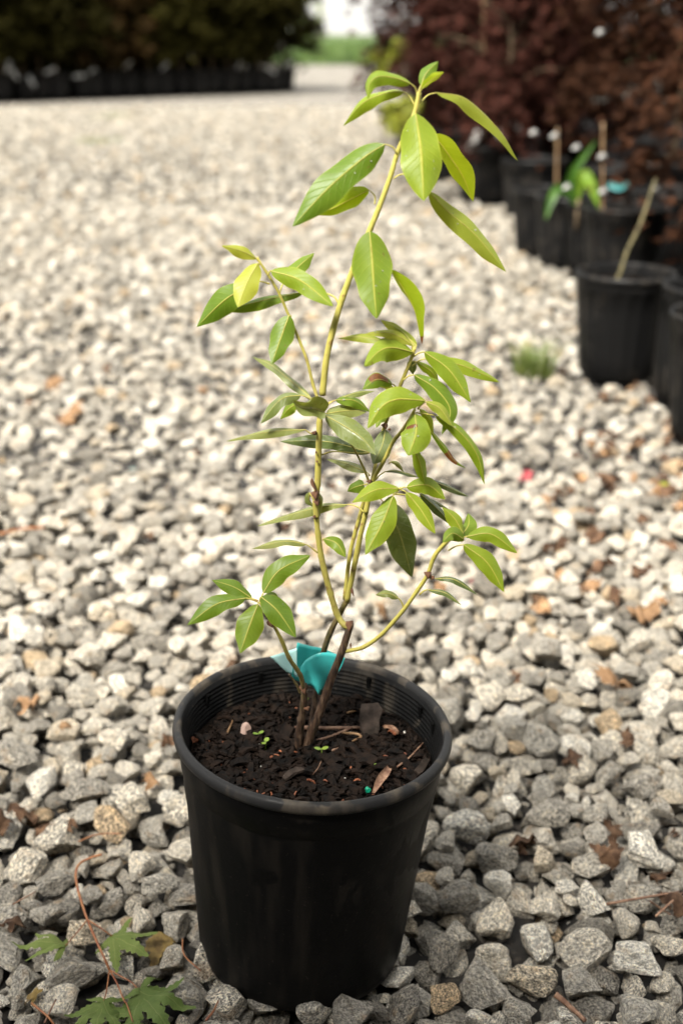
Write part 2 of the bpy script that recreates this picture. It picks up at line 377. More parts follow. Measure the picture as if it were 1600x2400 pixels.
# added black sheet standing in for shade under the right block: everything right of the line through the pot feet
CL = [RP[3], RP[6], RP[7], RP[8], RP[12]]; CL = CL + [CL[-1] + (CL[-1] - CL[-2]).normalized() * 6]
CL.sort(key=lambda p: p.y)
def shade_sheet_x(y):
    for a, b in zip(CL, CL[1:]):
        if a.y <= y <= b.y: return a.x + (b.x - a.x) * (y - a.y) / (b.y - a.y) + .06
    return 1e9
g = MB()
for p in CL: g.v += [Vector((p.x + .06, p.y, .001)), Vector((p.x + 6, p.y, .001))]
for i in range(len(CL) - 1): g.f.append((2 * i, 2 * i + 1, 2 * i + 3, 2 * i + 2))
tag(g.build('shade_sheet_right', M['slot'], None, False), kind='structure')
# ground
g = MB(); S = 600
g.add([(-S, -60, -.05), (S, -60, -.05), (S, S * 2, -.05), (-S, S * 2, -.05)], [(0, 1, 2, 3)])
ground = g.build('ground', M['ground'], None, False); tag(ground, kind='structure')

# ------------------------------------------------------------------ gravel: stones dropped one by one on a height field
def stone_mesh(seed, sub):
    rnd = random.Random(seed)
    bm = bmesh.new(); bmesh.ops.create_icosphere(bm, subdivisions=sub, radius=1)
    pl = []
    for k in range(rnd.randint(8, 12)):
        d = Vector((rnd.gauss(0, 1), rnd.gauss(0, 1), rnd.gauss(0, .8))).normalized()
        pl.append((d, rnd.uniform(.40, .75)))
    off = Vector((rnd.uniform(0, 99),) * 3)
    for v in bm.verts:
        c = v.co.copy()
        for it in range(2):
            for d, k in pl:
                e = c.dot(d) - k
                if e > 0: c -= d * e * .985
        c += v.co * (mnoise.noise(c * 1.7 + off) * .07 + mnoise.noise(c * 4.5 + off) * .035)
        v.co = c
    xs = [v.co.x for v in bm.verts]; ys = [v.co.y for v in bm.verts]; zs = [v.co.z for v in bm.verts]
    for v in bm.verts:      # unit half-extents
        v.co.x = (v.co.x - (max(xs) + min(xs)) / 2) / (max(xs) - min(xs)) * 2
        v.co.y = (v.co.y - (max(ys) + min(ys)) / 2) / (max(ys) - min(ys)) * 2
        v.co.z = (v.co.z - (max(zs) + min(zs)) / 2) / (max(zs) - min(zs)) * 2
    me = bpy.data.meshes.new('stone'); bm.to_mesh(me); bm.free()
    me.polygons.foreach_set('use_smooth', [True] * len(me.polygons)); me.materials.append(M['stone']); me.set_sharp_from_angle(angle=R(26))
    return me
NV = 22
FINE = [stone_mesh(100 + i, 3) for i in range(NV)]
COARSE = [stone_mesh(100 + i, 2) for i in range(NV)]
rng = np.random.default_rng(7)
RES = .005
X0, X1, YA, YB = -2.35, 2.35, .50, 6.2
hw = lambda y: .34 * y + .22
NX, NY = int((X1 - X0) / RES), int((YB - YA) / RES)
HF = np.full((NY, NX), -.05)
gx = X0 + (np.arange(NX) + .5) * RES; gy = YA + (np.arange(NY) + .5) * RES
def block(cx, cy, r):
    m = ((gx[None, :] - cx) ** 2 + (gy[:, None] - cy) ** 2) < r * r; HF[m] = 9
block(POT_BASE.x, POT_BASE.y, .074)
for p, q in zip(RP, RIGHT): block(p.x, p.y, q[2] * .66)
stones = []      # x, y, z, a, b, c, yaw, tiltx, tilty, variant
def drop(x, y, a, b, c, yaw):
    i0, i1 = int((x - a - X0) / RES), int((x + a - X0) / RES) + 1
    j0, j1 = int((y - a - YA) / RES), int((y + a - YA) / RES) + 1
    if i0 < 0 or j0 < 0 or i1 >= NX or j1 >= NY: return None
    dx = gx[i0:i1] - x; dy = gy[j0:j1] - y
    ca, sa = math.cos(yaw), math.sin(yaw)
    q = ((dx[None, :] * ca + dy[:, None] * sa) / a) ** 2 + ((-dx[None, :] * sa + dy[:, None] * ca) / b) ** 2
    m = q < .9
    if not m.any(): return None
    pr = c * np.sqrt(np.maximum(0, 1 - q ** 1.5))
    sub = HF[j0:j1, i0:i1]
    z = float(np.max(np.where(m, sub + pr, -9)))
    return z, (j0, j1, i0, i1), m, pr
def deposit(n, ylo, yhi, amin, amax, ncand):
    for _ in range(n):
        t = rng.random(); y2 = ylo ** 2 + t * (yhi ** 2 - ylo ** 2); y = math.sqrt(y2)      # area-uniform in the fan
        a = amin + (amax - amin) * rng.beta(1.2, 2.0); b = a * rng.uniform(.62, .92); c = a * rng.uniform(.44, .72)
        best = None
        for k in range(ncand):
            yy = min(max(y + rng.normal(0, .06), YA + a), YB - a); x = rng.uniform(-hw(yy), min(hw(yy), shade_sheet_x(yy) + .02)); yaw = rng.uniform(0, math.pi)
            r = drop(x, yy, a, b, c, yaw)
            if r and (best is None or r[0] < best[0][0]): best = (r, x, yy, yaw)
        if best is None or best[0][0] > 1: continue
        (z, (j0, j1, i0, i1), m, pr), x, yy, yaw = best
        z -= .22 * c
        sub = HF[j0:j1, i0:i1]; np.maximum(sub, np.where(m, z + pr * .92, -9), out=sub)
        stones.append((x, yy, z, a, b, c, yaw, rng.normal(0, .22), rng.normal(0, .22), rng.integers(NV)))
deposit(4000, YA + .03, 2.0, .0105, .0285, 9)
deposit(420, YA + .03, 1.6, .006, .012, 8)
deposit(13500, 1.95, YB - .05, .012, .028, 5)
S_ = np.array(stones)
# level the bed so that the average top surface is near z = 0
free = HF < 5
lev = float(np.mean(HF[free & (HF > -.049)])) ; S_[:, 2] -= lev + .008
ground.location.z = -lev - .008 + .012
def topness(s):
    i, j = int((s[0] - X0) / RES), int((s[1] - YA) / RES)
    return HF[j, i] - (s[2] + lev + .008 + s[5] * .92)
# the 300 that show largest are stones of their own
cand = []
for k, s in enumerate(S_):
    if s[1] > 2.2: continue
    P = Vector((s[0], s[1], s[2])); u, v = proj(P)
    if -25 < u < 1625 and 700 < v < 2420 and topness(s) < .004:
        hid = 400 < u < 1065 and 1540 < v < 2330 and s[1] > POT_BASE.y - .06 and (455 < u < 1000)
        if not hid: cand.append((s[3] * s[4] / depth(P) ** 2, k))
cand.sort(reverse=True)
picked = [k for _, k in cand[:300]]; pset = set(picked)
def srot(s): return (Matrix.Rotation(s[6], 3, 'Z') @ Matrix.Rotation(s[7], 3, 'X') @ Matrix.Rotation(s[8], 3, 'Y')).to_euler()
GZ = ground.location.z
for k in picked:
    s = S_[k]
    o = bpy.data.objects.new('stone', FINE[int(s[9])]); COL.objects.link(o)
    o.parent = ground; o.location = (s[0], s[1], s[2] - GZ); o.rotation_euler = srot(s); o.scale = (s[3], s[4], s[5])
# all the others, near and far, are one gravel bed
rest = [S_[k] for k in range(len(S_)) if k not in pset]
PV = [(s[0], s[1], s[2]) for s in rest]; PR = [tuple(srot(s)) for s in rest]; PSC = [(s[3], s[4], s[5]) for s in rest]; PI = [int(s[9]) for s in rest]
def scatter(n, ylo, yhi, z0, zs, amin, amax):
    t = rng.random(n); y = np.sqrt(ylo ** 2 + t * (yhi ** 2 - ylo ** 2)); x = rng.uniform(-1, 1, n) * (.34 * y + .22)
    a = rng.uniform(amin, amax, n)
    for i in range(n):
        if x[i] > shade_sheet_x(y[i]): continue
        PV.append((x[i], y[i], z0 + rng.normal(0, zs))); PR.append((rng.normal(0, .25), rng.normal(0, .25), rng.uniform(0, 6.28)))
        PSC.append((a[i], a[i] * rng.uniform(.62, .92), a[i] * rng.uniform(.44, .72))); PI.append(int(rng.integers(NV)))
scatter(9000, .52, 2.4, -.034, .006, .003, .010)          # grit between the near stones
scatter(34000, 6.1, 15, -.022, .012, .013, .027)
for _ in range(2):      # the lane goes on to either side of the view
    n0 = len(PV); scatter(30000, 1.2, 15, -.018, .013, .015, .030)
    for i in range(n0, len(PV)):
        x, y, z = PV[i]; e = .34 * y + .20; sg = 1 if x > 0 else -1
        PV[i] = (sg * (e + abs(x) / e * (1.0 + .16 * y)), y, z)
keep = [i for i, p in enumerate(PV) if p[0] <= shade_sheet_x(p[1])]
PV, PR, PSC, PI = [[L_[i] for i in keep] for L_ in (PV, PR, PSC, PI)]
gm = bpy.data.meshes.new('gravel'); gm.from_pydata(PV, [], [])
for nm, ty, key, data in (('rot', 'FLOAT_VECTOR', 'vector', PR), ('scl', 'FLOAT_VECTOR', 'vector', PSC), ('idx', 'INT', 'value', PI)):
    at_ = gm.attributes.new(nm, ty, 'POINT'); at_.data.foreach_set(key, np.array(data, dtype=np.int32 if ty == 'INT' else np.float32).ravel())
gravel = link('gravel', gm)
tag(gravel, 'loose bed of grey and cream crushed granite gravel over the yard', None, None, 'stuff')
src = bpy.data.collections.new('gravel_source')
for i, me in enumerate(COARSE): src.objects.link(bpy.data.objects.new('gravel_piece_%02d' % i, me))
ng = bpy.data.node_groups.new('gravel_scatter', 'GeometryNodeTree')
ng.interface.new_socket('Geometry', in_out='INPUT', socket_type='NodeSocketGeometry'); ng.interface.new_socket('Geometry', in_out='OUTPUT', socket_type='NodeSocketGeometry')
gi, go = ng.nodes.new('NodeGroupInput'), ng.nodes.new('NodeGroupOutput')
ip = ng.nodes.new('GeometryNodeInstanceOnPoints'); ci = ng.nodes.new('GeometryNodeCollectionInfo')
ci.inputs['Collection'].default_value = src; ci.inputs['Separate Children'].default_value = True; ci.inputs['Reset Children'].default_value = True
ip.inputs['Pick Instance'].default_value = True
def named(nm, ty):
    x = ng.nodes.new('GeometryNodeInputNamedAttribute'); x.data_type = ty; x.inputs[0].default_value = nm; return x.outputs[0]
e2r = ng.nodes.new('FunctionNodeEulerToRotation'); ng.links.new(named('rot', 'FLOAT_VECTOR'), e2r.inputs[0])
ng.links.new(gi.outputs[0], ip.inputs['Points']); ng.links.new(ci.outputs[0], ip.inputs['Instance']); ng.links.new(named('idx', 'INT'), ip.inputs['Instance Index'])
ng.links.new(e2r.outputs[0], ip.inputs['Rotation']); ng.links.new(named('scl', 'FLOAT_VECTOR'), ip.inputs['Scale']); ng.links.new(ip.outputs[0], go.inputs[0])
gravel.modifiers.new('scatter', 'NODES').node_group = ng
def ztop(x, y):
    i, j = int((x - X0) / RES), int((y - YA) / RES)
    if not (2 <= i < NX - 2 and 2 <= j < NY - 2): return 0.0
    h = HF[j - 2:j + 3, i - 2:i + 3]; h = h[h < 5]
    return float(h.max()) - lev - .008 if h.size else 0.0

# ------------------------------------------------------------------ the nursery pot in front
pot = empty('nursery_pot', POT_BASE); pot.rotation_euler = (0, LEAN, 0)
tag(pot, 'large black plastic nursery pot on the gravel holding the leafy young plant', 'plant pot')
DZ = POT_H - .233
def rr(z): return .0975 + (.1185 - .0975) * z / POT_H
prof = [(.0005, .004), (.085, .003), (.088, 0), (.0925, .001), (.0965, .006), (.0985, .014)]
prof += [(rr(z), z) for z in (.04, .08, .12, .15, .168)]
prof += [(rr(z + DZ) + e, z + DZ) for z, e in ((.170, .0012), (.19, .0013), (.1935, .0013), (.1948, .0024), (.212, .0024), (.2215, .0016))] + [(.1172, .2235 + DZ)]
MB().lathe(prof, 128).build('wall', M['pot'], pot)
rim = [(r, z + DZ) for r, z in ((.1168, .2215), (.1225, .2220), (.1246, .2238), (.1252, .2268), (.1245, .2304), (.1224, .2328), (.1195, .2332), (.1174, .2314), (.1166, .227))]
MB().lathe(rim, 128).build('rim', M['rim'], pot)
inner = [(.1166, .2275 + DZ)]
z = .226
while z > .168:
    f = (z - .168) / .06; r0 = .1075 + .0085 * f
    inner += [(r0, z + DZ), (r0 - .0004, z - .0022 + DZ), (r0 - .0011, z - .003 + DZ), (r0 - .0011, z - .0037 + DZ)]
    z -= .0042
inner.append((.106, .165 + DZ))
MB().lathe(inner, 128).build('ribbed_inner_wall', M['potin'], pot)
for a in (62, 118, 27, 152, 12):
    ca, sa = math.cos(R(a)), math.sin(R(a))
    MB().box((.1135 * ca, .1135 * sa, .215 + DZ), (.0012, .0021, .0075), Matrix.Rotation(R(a), 3, 'Z') @ Matrix.Rotation(R(-7), 3, 'Y')).build('slot', M['slot'], pot, False)
PM = Matrix.Translation(POT_BASE) @ Matrix.Rotation(LEAN, 4, 'Y')
SOILZ = POT_H - .040
def on_soil(u, v, lift=0.0):
    """where the line of sight of (u, v) meets the soil surface in the pot"""
    n_ = AX; p0 = PM @ Vector((0, 0, SOILZ + lift)); d = ray(u, v)
    return CAMP + d * ((p0 - CAMP).dot(n_) / d.dot(n_))
def soilh(x, y):
    r = math.hypot(x, y)
    return SOILZ + .0055 * mnoise.noise(Vector((x * 28, y * 28, 3))) + .0026 * mnoise.noise(Vector((x * 90, y * 90, 8))) + .0015 * mnoise.noise(Vector((x * 230, y * 230, 1))) + .004 * (r / .11) ** 4
mb = MB(); nr, na = 46, 150
mb.v.append(Vector((0, 0, soilh(0, 0))))
for i in range(1, nr + 1):
    for k in range(na):
        a = 2 * math.pi * k / na; r = .1090 * i / nr; mb.v.append(Vector((r * math.cos(a), r * math.sin(a), soilh(r * math.cos(a), r * math.sin(a)))))
for k in range(na): mb.f.append((0, 1 + k, 1 + (k + 1) % na))
for i in range(nr - 1):
    for k in range(na):
        b = 1 + i * na; k2 = (k + 1) % na; mb.f.append((b + k, b + na + k, b + na + k2, b + k2))
soil = mb.build('potting_soil', M['soil']); soil.matrix_world = PM
tag(soil, 'dark brown potting mix filling the black nursery pot', None, None, 'stuff')
rnd = random.Random(5)
def chip(mb, c, L, W, T, M3, r):
    """an irregular splinter of bark"""
    pts = []
    n = 5
    for i in range(n):
        t = i / (n - 1); ww = W * (.35 + .65 * math.sin(math.pi * (.12 + .76 * t)) + r.uniform(-.15, .15))
        bend = T * 1.2 * math.sin(math.pi * t)
        for s in (-1, 1):
            for q in (-.5, .5):
                pts.append(c + M3 @ Vector(((t - .5) * L + r.uniform(-.05, .05) * L, s * ww * .5 + r.uniform(-.08, .08) * W, q * T + bend)))
    f = []
    for i in range(n - 1):
        a, b = i * 4, i * 4 + 4
        f += [(a + 1, b + 1, b + 3, a + 3), (a, a + 2, b + 2, b), (a, b, b + 1, a + 1), (a + 2, a + 3, b + 3, b + 2)]
    f += [(0, 1, 3, 2), (n * 4 - 4, n * 4 - 2, n * 4 - 1, n * 4 - 3)]
    mb.add(pts, f)
def loose(n, name, mat, lo, hi, wr, tr_, label, lift=.001, tilt=.5):
    mb = MB()
    for k in range(n):
        a = rnd.uniform(0, 6.283); r = .1055 * math.sqrt(rnd.random()); x, y = r * math.cos(a), r * math.sin(a)
        L = rnd.uniform(lo, hi) * (1 if rnd.random() > .15 else 1.6)
        if r + L * .5 > .107: L *= .5
        M3 = Euler((rnd.gauss(0, tilt), rnd.gauss(0, tilt * .6), rnd.uniform(0, 6.28))).to_matrix()
        chip(mb, Vector((x, y, soilh(x, y) + lift + rnd.uniform(0, .0015))), L, L * rnd.uniform(*wr), L * tr_, M3, rnd)
    o = mb.build(name, mat, None, False); o.matrix_world = PM; tag(o, label, None, None, 'stuff'); return o
loose(3200, 'bark_mulch', M['mulch'], .002, .009, (.2, .7), .16, 'dark wet shredded bark mixed through the potting soil')
loose(170, 'bark_chips', M['mulch'], .008, .018, (.25, .6), .14, 'coarse dark bark chips lying on the potting soil', .002, .35)
loose(70, 'bark_splinters', M['chip'], .002, .006, (.15, .4), .18, 'small rusty red bark splinters strewn over the potting soil', .0025)
mb = MB()
for k in range(18):
    a = rnd.uniform(0, 6.283); r = .103 * math.sqrt(rnd.random()); x, y = r * math.cos(a), r * math.sin(a)
    q = rnd.uniform(.0007, .0016); M3 = Euler((rnd.random() * 3, rnd.random() * 3, 0)).to_matrix()
    mb.box((x, y, soilh(x, y) + .0022), (q, q * .8, q * .7), M3)
o = mb.build('perlite', M['perlite'], None, True); o.matrix_world = PM; tag(o, 'tiny white perlite grains scattered in the potting soil', None, None, 'stuff')
def stick(name, pix, r0, r1, mat, label, cat, lift=.004, seg=7, wob=.25):
    pts = [on_soil(u, v, lift + (q[0] if q else 0)) for u, v, *q in pix]
    pts = [Vector(p) for p in crom(pts, 5)]; n = len(pts)
    o = MB().tube(pts, [(r0 + (r1 - r0) * i / (n - 1)) * (.55 if i in (0, n - 1) else 1) for i in range(n)], seg, True, wob, 4).build(name, mat)
    return tag(o, label, cat)
stick('twig', [(690, 1704), (760, 1707), (855, 1706)], .0022, .0018, M['twig'], 'straight pinkish tan twig lying across the soil behind the stems', 'twig', .005)
stick('twig', [(738, 1738), (785, 1722), (828, 1704)], .0016, .001, M['twig'], 'thin reddish twig slanting up over the tan twig in the pot', 'twig', .006)
stick('twig', [(918, 1806), (958, 1776), (992, 1740)], .001, .0006, M['twig'], 'thin dry needle slanting towards the pot rim beside the curled dead leaf', 'twig', .007)
stick('twig', [(775, 1760), (806, 1750), (828, 1744)], .0012, .0007, M['twig'], 'short brown twig in the middle of the soil', 'twig', .005)
stick('twig', [(530, 1722), (541, 1700), (550, 1676)], .0011, .0008, M['orangeleaf'], 'short orange splinter standing in the soil beside the small pebble', 'twig', .006)
stick('root', [(800, 1718), (835, 1720), (845, 1728), (825, 1737)], .0013, .0011, M['orangeleaf'], 'curled orange root loop on the soil', 'root', .006)
stick('root', [(733, 1815), (745, 1800), (753, 1783)], .0003, .0003, M['twig'], 'fine pale root hair on the soil', 'root', .006)
stick('root', [(812, 1671), (838, 1664), (850, 1656)], .0012, .0009, M['orangeleaf'], 'orange root piece by the back wall of the pot', 'root', .006)
def slab(u, v, L, W, T, eul, mat, label, name='bark_chip', cat='bark chip', lift=.004):
    mb = MB(); r = random.Random(int(u * 7 + v)); chip(mb, Vector(), L, W, T, Matrix.Identity(3), r)
    o = mb.build(name, mat, None, False); o.location = on_soil(u, v, lift); o.rotation_euler = eul; return tag(o, label, cat)
slab(868, 1690, .036, .021, .003, (0, R(-38), R(88)), M['bark'], 'largest dark slab of bark standing against the back of the soil', lift=.012)
slab(913, 1712, .026, .006, .003, (R(20), R(20), R(120)), M['twig'], 'narrow brown bark sliver beside the dark slab', lift=.007)
slab(917, 1718, .016, .004, .002, (R(20), R(25), R(112)), M['chip'], 'orange bark sliver leaning on the brown sliver', lift=.009)
slab(688, 1815, .020, .008, .0025, (0, R(-12), R(28)), M['bark'], 'flat brown bark chip at the front of the soil', lift=.006)
slab(560, 1790, .016, .008, .0025, (0, 0, R(15)), M['mulch'], 'dark bark chip near the left wall of the pot', lift=.005)
slab(985, 1800, .024, .007, .002, (R(30), R(-22), R(52)), M['bark'], 'brown bark strip leaning on the pot wall', lift=.008)
slab(456, 1735, .008, .005, .0015, (R(60), R(60), 0), M['chip'], 'orange bark flake against the pot wall', lift=.006)
def pebble(name, loc, sc, eul, mat, label, cat):
    me = FINE[7].copy(); me.materials.clear(); me.materials.append(mat)
    o = link(name, me); o.location = loc; o.scale = sc; o.rotation_euler = eul; return tag(o, label, cat)
M['pinkstone'] = simple('pinkish_stone', (.20, .12, .095), (.36, .27, .23), 200, .8, .001)
pebble('pebble', on_soil(575, 1712, .006), (.0048, .0036, .0078), (R(-20), R(20), 0), M['pinkstone'], 'small pinkish pointed pebble on the potting soil', 'pebble')
pebble('bead', on_soil(862, 1851, .008), (.0026, .0026, .0026), (0, 0, 0), M['bead'], 'tiny dark green fertilizer bead by the front rim', 'bead')
# curled dead leaf by the front rim
def strip_leaf(name, P, wid, mat, curl, up=None):
    """leaf-like bent sheet along P (Vectors), widths wid, curled by angle curl across"""
    n = len(P); vs = []; fs = []; m = 6; up = Vector(up or (0, 0, 1))
    for i, p in enumerate(P):
        t = (P[min(i + 1, n - 1)] - P[max(i - 1, 0)]).normalized(); s = t.cross(up).normalized(); u = s.cross(t)
        for k in range(m + 1):
            x = k / m * 2 - 1; a = x * curl; vs.append(p + (s * math.sin(a) + u * (1 - math.cos(a))) * wid[i] / max(curl, .2))
    for i in range(n - 1):
        for k in range(m):
            a = i * (m + 1) + k; fs.append((a, a + 1, a + m + 2, a + m + 1))
    return link(name, pydata(name, vs, fs), mat)
P = [Vector(p) for p in crom([on_soil(873, 1860, .004), on_soil(888, 1830, .010), on_soil(905, 1808, .012), on_soil(918, 1788, .008)], 4)]
o = strip_leaf('dry_leaf', P, [.0045 * math.sin(math.pi * (.1 + .85 * i / (len(P) - 1))) for i in range(len(P))], M['twig'], 1.0, (.3, -.6, .8)); tag(o, 'curled pinkish brown dead leaf on the soil against the front rim', 'dead leaf')
def seedling(u, v, s, ang, label):
    root = empty('seedling', on_soil(u, v, .001)); tag(root, label, 'seedling', 'seedlings sprouting in the pot')
    MB().tube([(0, 0, 0), (.0005, 0, .004 * s), (0, 0, .008 * s)], .0004, 6).build('stem', M['seedling'], root)
    for k in (0, 1):
        vs, fs = [], []; a = ang + k * math.pi
        for i in range(9):
            t = 2 * math.pi * i / 9
            x, y = .0028 * s + .0026 * s * math.cos(t), .0021 * s * math.sin(t)
            vs.append((x * math.cos(a) - y * math.sin(a), x * math.sin(a) + y * math.cos(a), .008 * s + .25 * x))
        fs.append(tuple(range(9))); link('leaf', pydata('leaf', vs, fs), M['seedling'], root)
seedling(606, 1736, 1.0, .4, 'two-leaved green seedling nearest the small pinkish pebble in the pot')
seedling(622, 1758, 1.1, 1.2, 'two-leaved green seedling in front of the one by the pebble')
seedling(753, 1776, 1.2, .1, 'two-leaved green seedling in front of the woody stems')
seedling(886, 1806, .8, .3, 'small green seedling beside the curled dead leaf')
seedling(730, 1652, .9, .6, 'small green seedling behind the stems under the teal tape')

# ------------------------------------------------------------------ the rhododendron
CROP = {'A': (600, 100, 2.24), 'B': (400, 500, 1.8447), 'C': (500, 800, 2.0907), 'D': (400, 1200, 1.8447)}
def cp(c, x, y): ox, oy, s = CROP[c]; return ox + x / s, oy + y / s
plant = empty('rhododendron', on_soil(712, 1760)); PLO = plant.location.copy()
tag(plant, 'tall young rhododendron with yellow-green leaves growing in the black pot', 'shrub')
def stem(name, c, pts, w0, w1, wood0=0.0, wood1=0.0, dy=None, knots=0, seed=1):
    """pts: crop pixels (x, y[, distance offset]); widths in crop pixels; woodiness from the first to the last point"""
    sc = CROP[c][2]; P = []
    for i, q in enumerate(pts):
        u, v = cp(c, q[0], q[1]); P.append(at(u, v, Y0 + (q[2] if len(q) > 2 else 0)))
    P = [Vector(p) for p in crom(P, 7)]; n = len(P); rnd = random.Random(seed)
    rad = []
    for i, p in enumerate(P):
        t = i / (n - 1); rad.append((w0 + (w1 - w0) * t) / sc * depth(p) / FPX / 2 * (1 + .10 * mnoise.noise(p * 90) + (.12 if knots and i % 7 == 0 and 0 < i < n - 1 else 0)))
    mb = MB().tube([p - PLO for p in P], rad, 10, True, .08, seed); me = mb.mesh(name)
    at_ = me.attributes.new('wood', 'FLOAT', 'POINT')
    at_.data.foreach_set('value', np.repeat(np.linspace(wood0, wood1, n), 10).astype(np.float32))
    return link(name, me, M['stem'], plant)
# woody base and the stems that leave it
stem('stem', 'D', [(548, 1045, .015), (556, 960, .012), (566, 890, .008), (574, 830, .004), (578, 770, 0)], 40, 30, 1.1, .95, knots=1, seed=2)
stem('stem', 'D', [(585, 1025, .015), (610, 950, .012), (650, 850, .008), (688, 735, .003), (735, 615, -.002), (765, 525, -.004), (778, 480, -.004)], 44, 30, 1.1, 1.0, seed=3)
stem('stem', 'D', [(778, 498, -.004), (750, 488, -.003), (718, 440, 0), (690, 350, 0), (668, 270, 0), (650, 190, 0), (636, 90, 0), (626, -20, 0)], 30, 23, .42, .12, knots=1, seed=4)
stem('stem', 'C', [(505, 865, 0), (500, 790, 0), (510, 700, 0), (515, 550, 0), (520, 400, 0), (527, 300, 0)], 29, 31, .2, .0, knots=1, seed=5)
stem('stem', 'A', [(348, 1850, 0), (365, 1690, 0), (390, 1560, 0), (440, 1380, 0), (495, 1225, 0), (545, 1100, 0), (600, 975, 0), (655, 840, 0), (705, 700, 0), (742, 580, 0), (800, 450, -.005), (838, 350, -.005), (855, 262, -.005)], 36, 26, .10, -.35, seed=6)
stem('stem', 'B', [(640, 815, .004), (615, 740, .008), (590, 640, .010), (560, 560, .012), (518, 460, .012), (470, 350, .010), (430, 280, .008), (392, 222, .006), (374, 190, .006)], 15, 11, .36, -.2, seed=7)
stem('stem', 'D', [(605, 955, .03), (640, 700, .035), (662, 600, .03), (690, 520, .022), (735, 430, .016), (765, 375, .014)], 30, 24, 1.05, .75, seed=8)
stem('stem', 'D', [(762, 385, .014), (790, 250, .010), (820, 100, .006), (845, -10, .004), (862, -100, 0)], 24, 24, .12, .0, seed=9)
stem('stem', 'D', [(752, 378, .018), (775, 180, .020), (818, 15, .018), (845, -80, .012)], 19, 17, .15, .05, seed=10)
stem('stem', 'C', [(745, 840, .0), (763, 740, .0), (785, 672, .0), (832, 590, -.004), (880, 492, -.01), (915, 448, -.015), (955, 390, -.02), (985, 335, -.024)], 24, 16, .05, -.3, seed=11)
stem('stem', 'C', [(760, 770, .006), (775, 690, .012), (790, 620, .018), (815, 510, .022), (837, 420, .018), (858, 362, .012), (905, 240, .006), (940, 155, .002), (965, 95, 0), (985, 30, 0)], 17, 19, .45, -.3, seed=12)
stem('stem', 'C', [(762, 690, .002), (735, 620, -.003), (690, 530, -.008), (655, 480, -.012)], 13, 9, .2, 0, seed=13)
stem('stem', 'D', [(752, 603, -.002), (780, 598, -.006), (835, 583, -.012), (910, 530, -.018), (1000, 430, -.024), (1065, 340, -.028), (1110, 270, -.03), (1140, 190, -.032), (1190, 130, -.034), (1232, 98, -.034)], 17, 19, .28, -.25, knots=1, seed=14)
stem('stem', 'D', [(577, 775, 0), (560, 705, -.006), (512, 632, -.016), (482, 560, -.022), (445, 490, -.026), (412, 435, -.03), (384, 388, -.032)], 22, 12, 1.0, -.5, knots=1, seed=15)
stem('stem', 'D', [(562, 785, .002), (540, 740, .002), (510, 700, .002)], 13, 9, .9, .9, seed=16)
stem('stem', 'C', [(768, 745, -.002), (830, 742, -.008), (880, 735, -.014), (918, 720, -.018)], 13, 13, 0, -.2, seed=17)
def lump(name, c, x, y, sx, sy, dy, mat, ang=0):
    u, v = cp(c, x, y); p = at(u, v, Y0 + dy); k = depth(p) / FPX / CROP[c][2] / 2
    o = link(name, LUMP, mat, plant); o.location = p - PLO; o.scale = (sx * k, sx * k, sy * k); o.rotation_euler = (R(-20), R(ang), 0.3)
LUMP = FINE[3].copy(); LUMP.materials.clear(); LUMP.materials.append(M['bud'])
for a in (('C', 490, 705, 22, 70, -.006, -15), ('C', 500, 755, 48, 50, -.006, 10), ('C', 508, 790, 36, 36, -.006, 0), ('D', 1112, 272, 40, 34, -.032, 20), ('D', 1130, 285, 26, 20, -.033, 60),
          ('D', 431, 482, 30, 40, -.029, -20), ('D', 772, 492, 44, 50, -.004, 20), ('C', 840, 415, 38, 34, .014, 0), ('C', 862, 432, 18, 12, .01, 0), ('D', 577, 765, 42, 50, 0, 0), ('D', 590, 850, 30, 18, .0, 0),
          ('D', 512, 632, 24, 22, -.016, 0), ('C', 495, 450, 34, 22, -.004, 0), ('C', 765, 688, 34, 22, -.004, 0), ('C', 528, 308, 44, 24, -.005, 0), ('D', 785, 345, 14, 46, .01, -8), ('D', 778, 578, 9, 26, -.004, 0),
          ('C', 503, 545, 12, 14, -.005, 0), ('C', 508, 590, 12, 14, -.005, 0), ('C', 495, 860, 16, 18, -.005, 0)):
    lump('bud_scar', *a[:6], M['bud'], a[6])
NA, NC = 24, 8
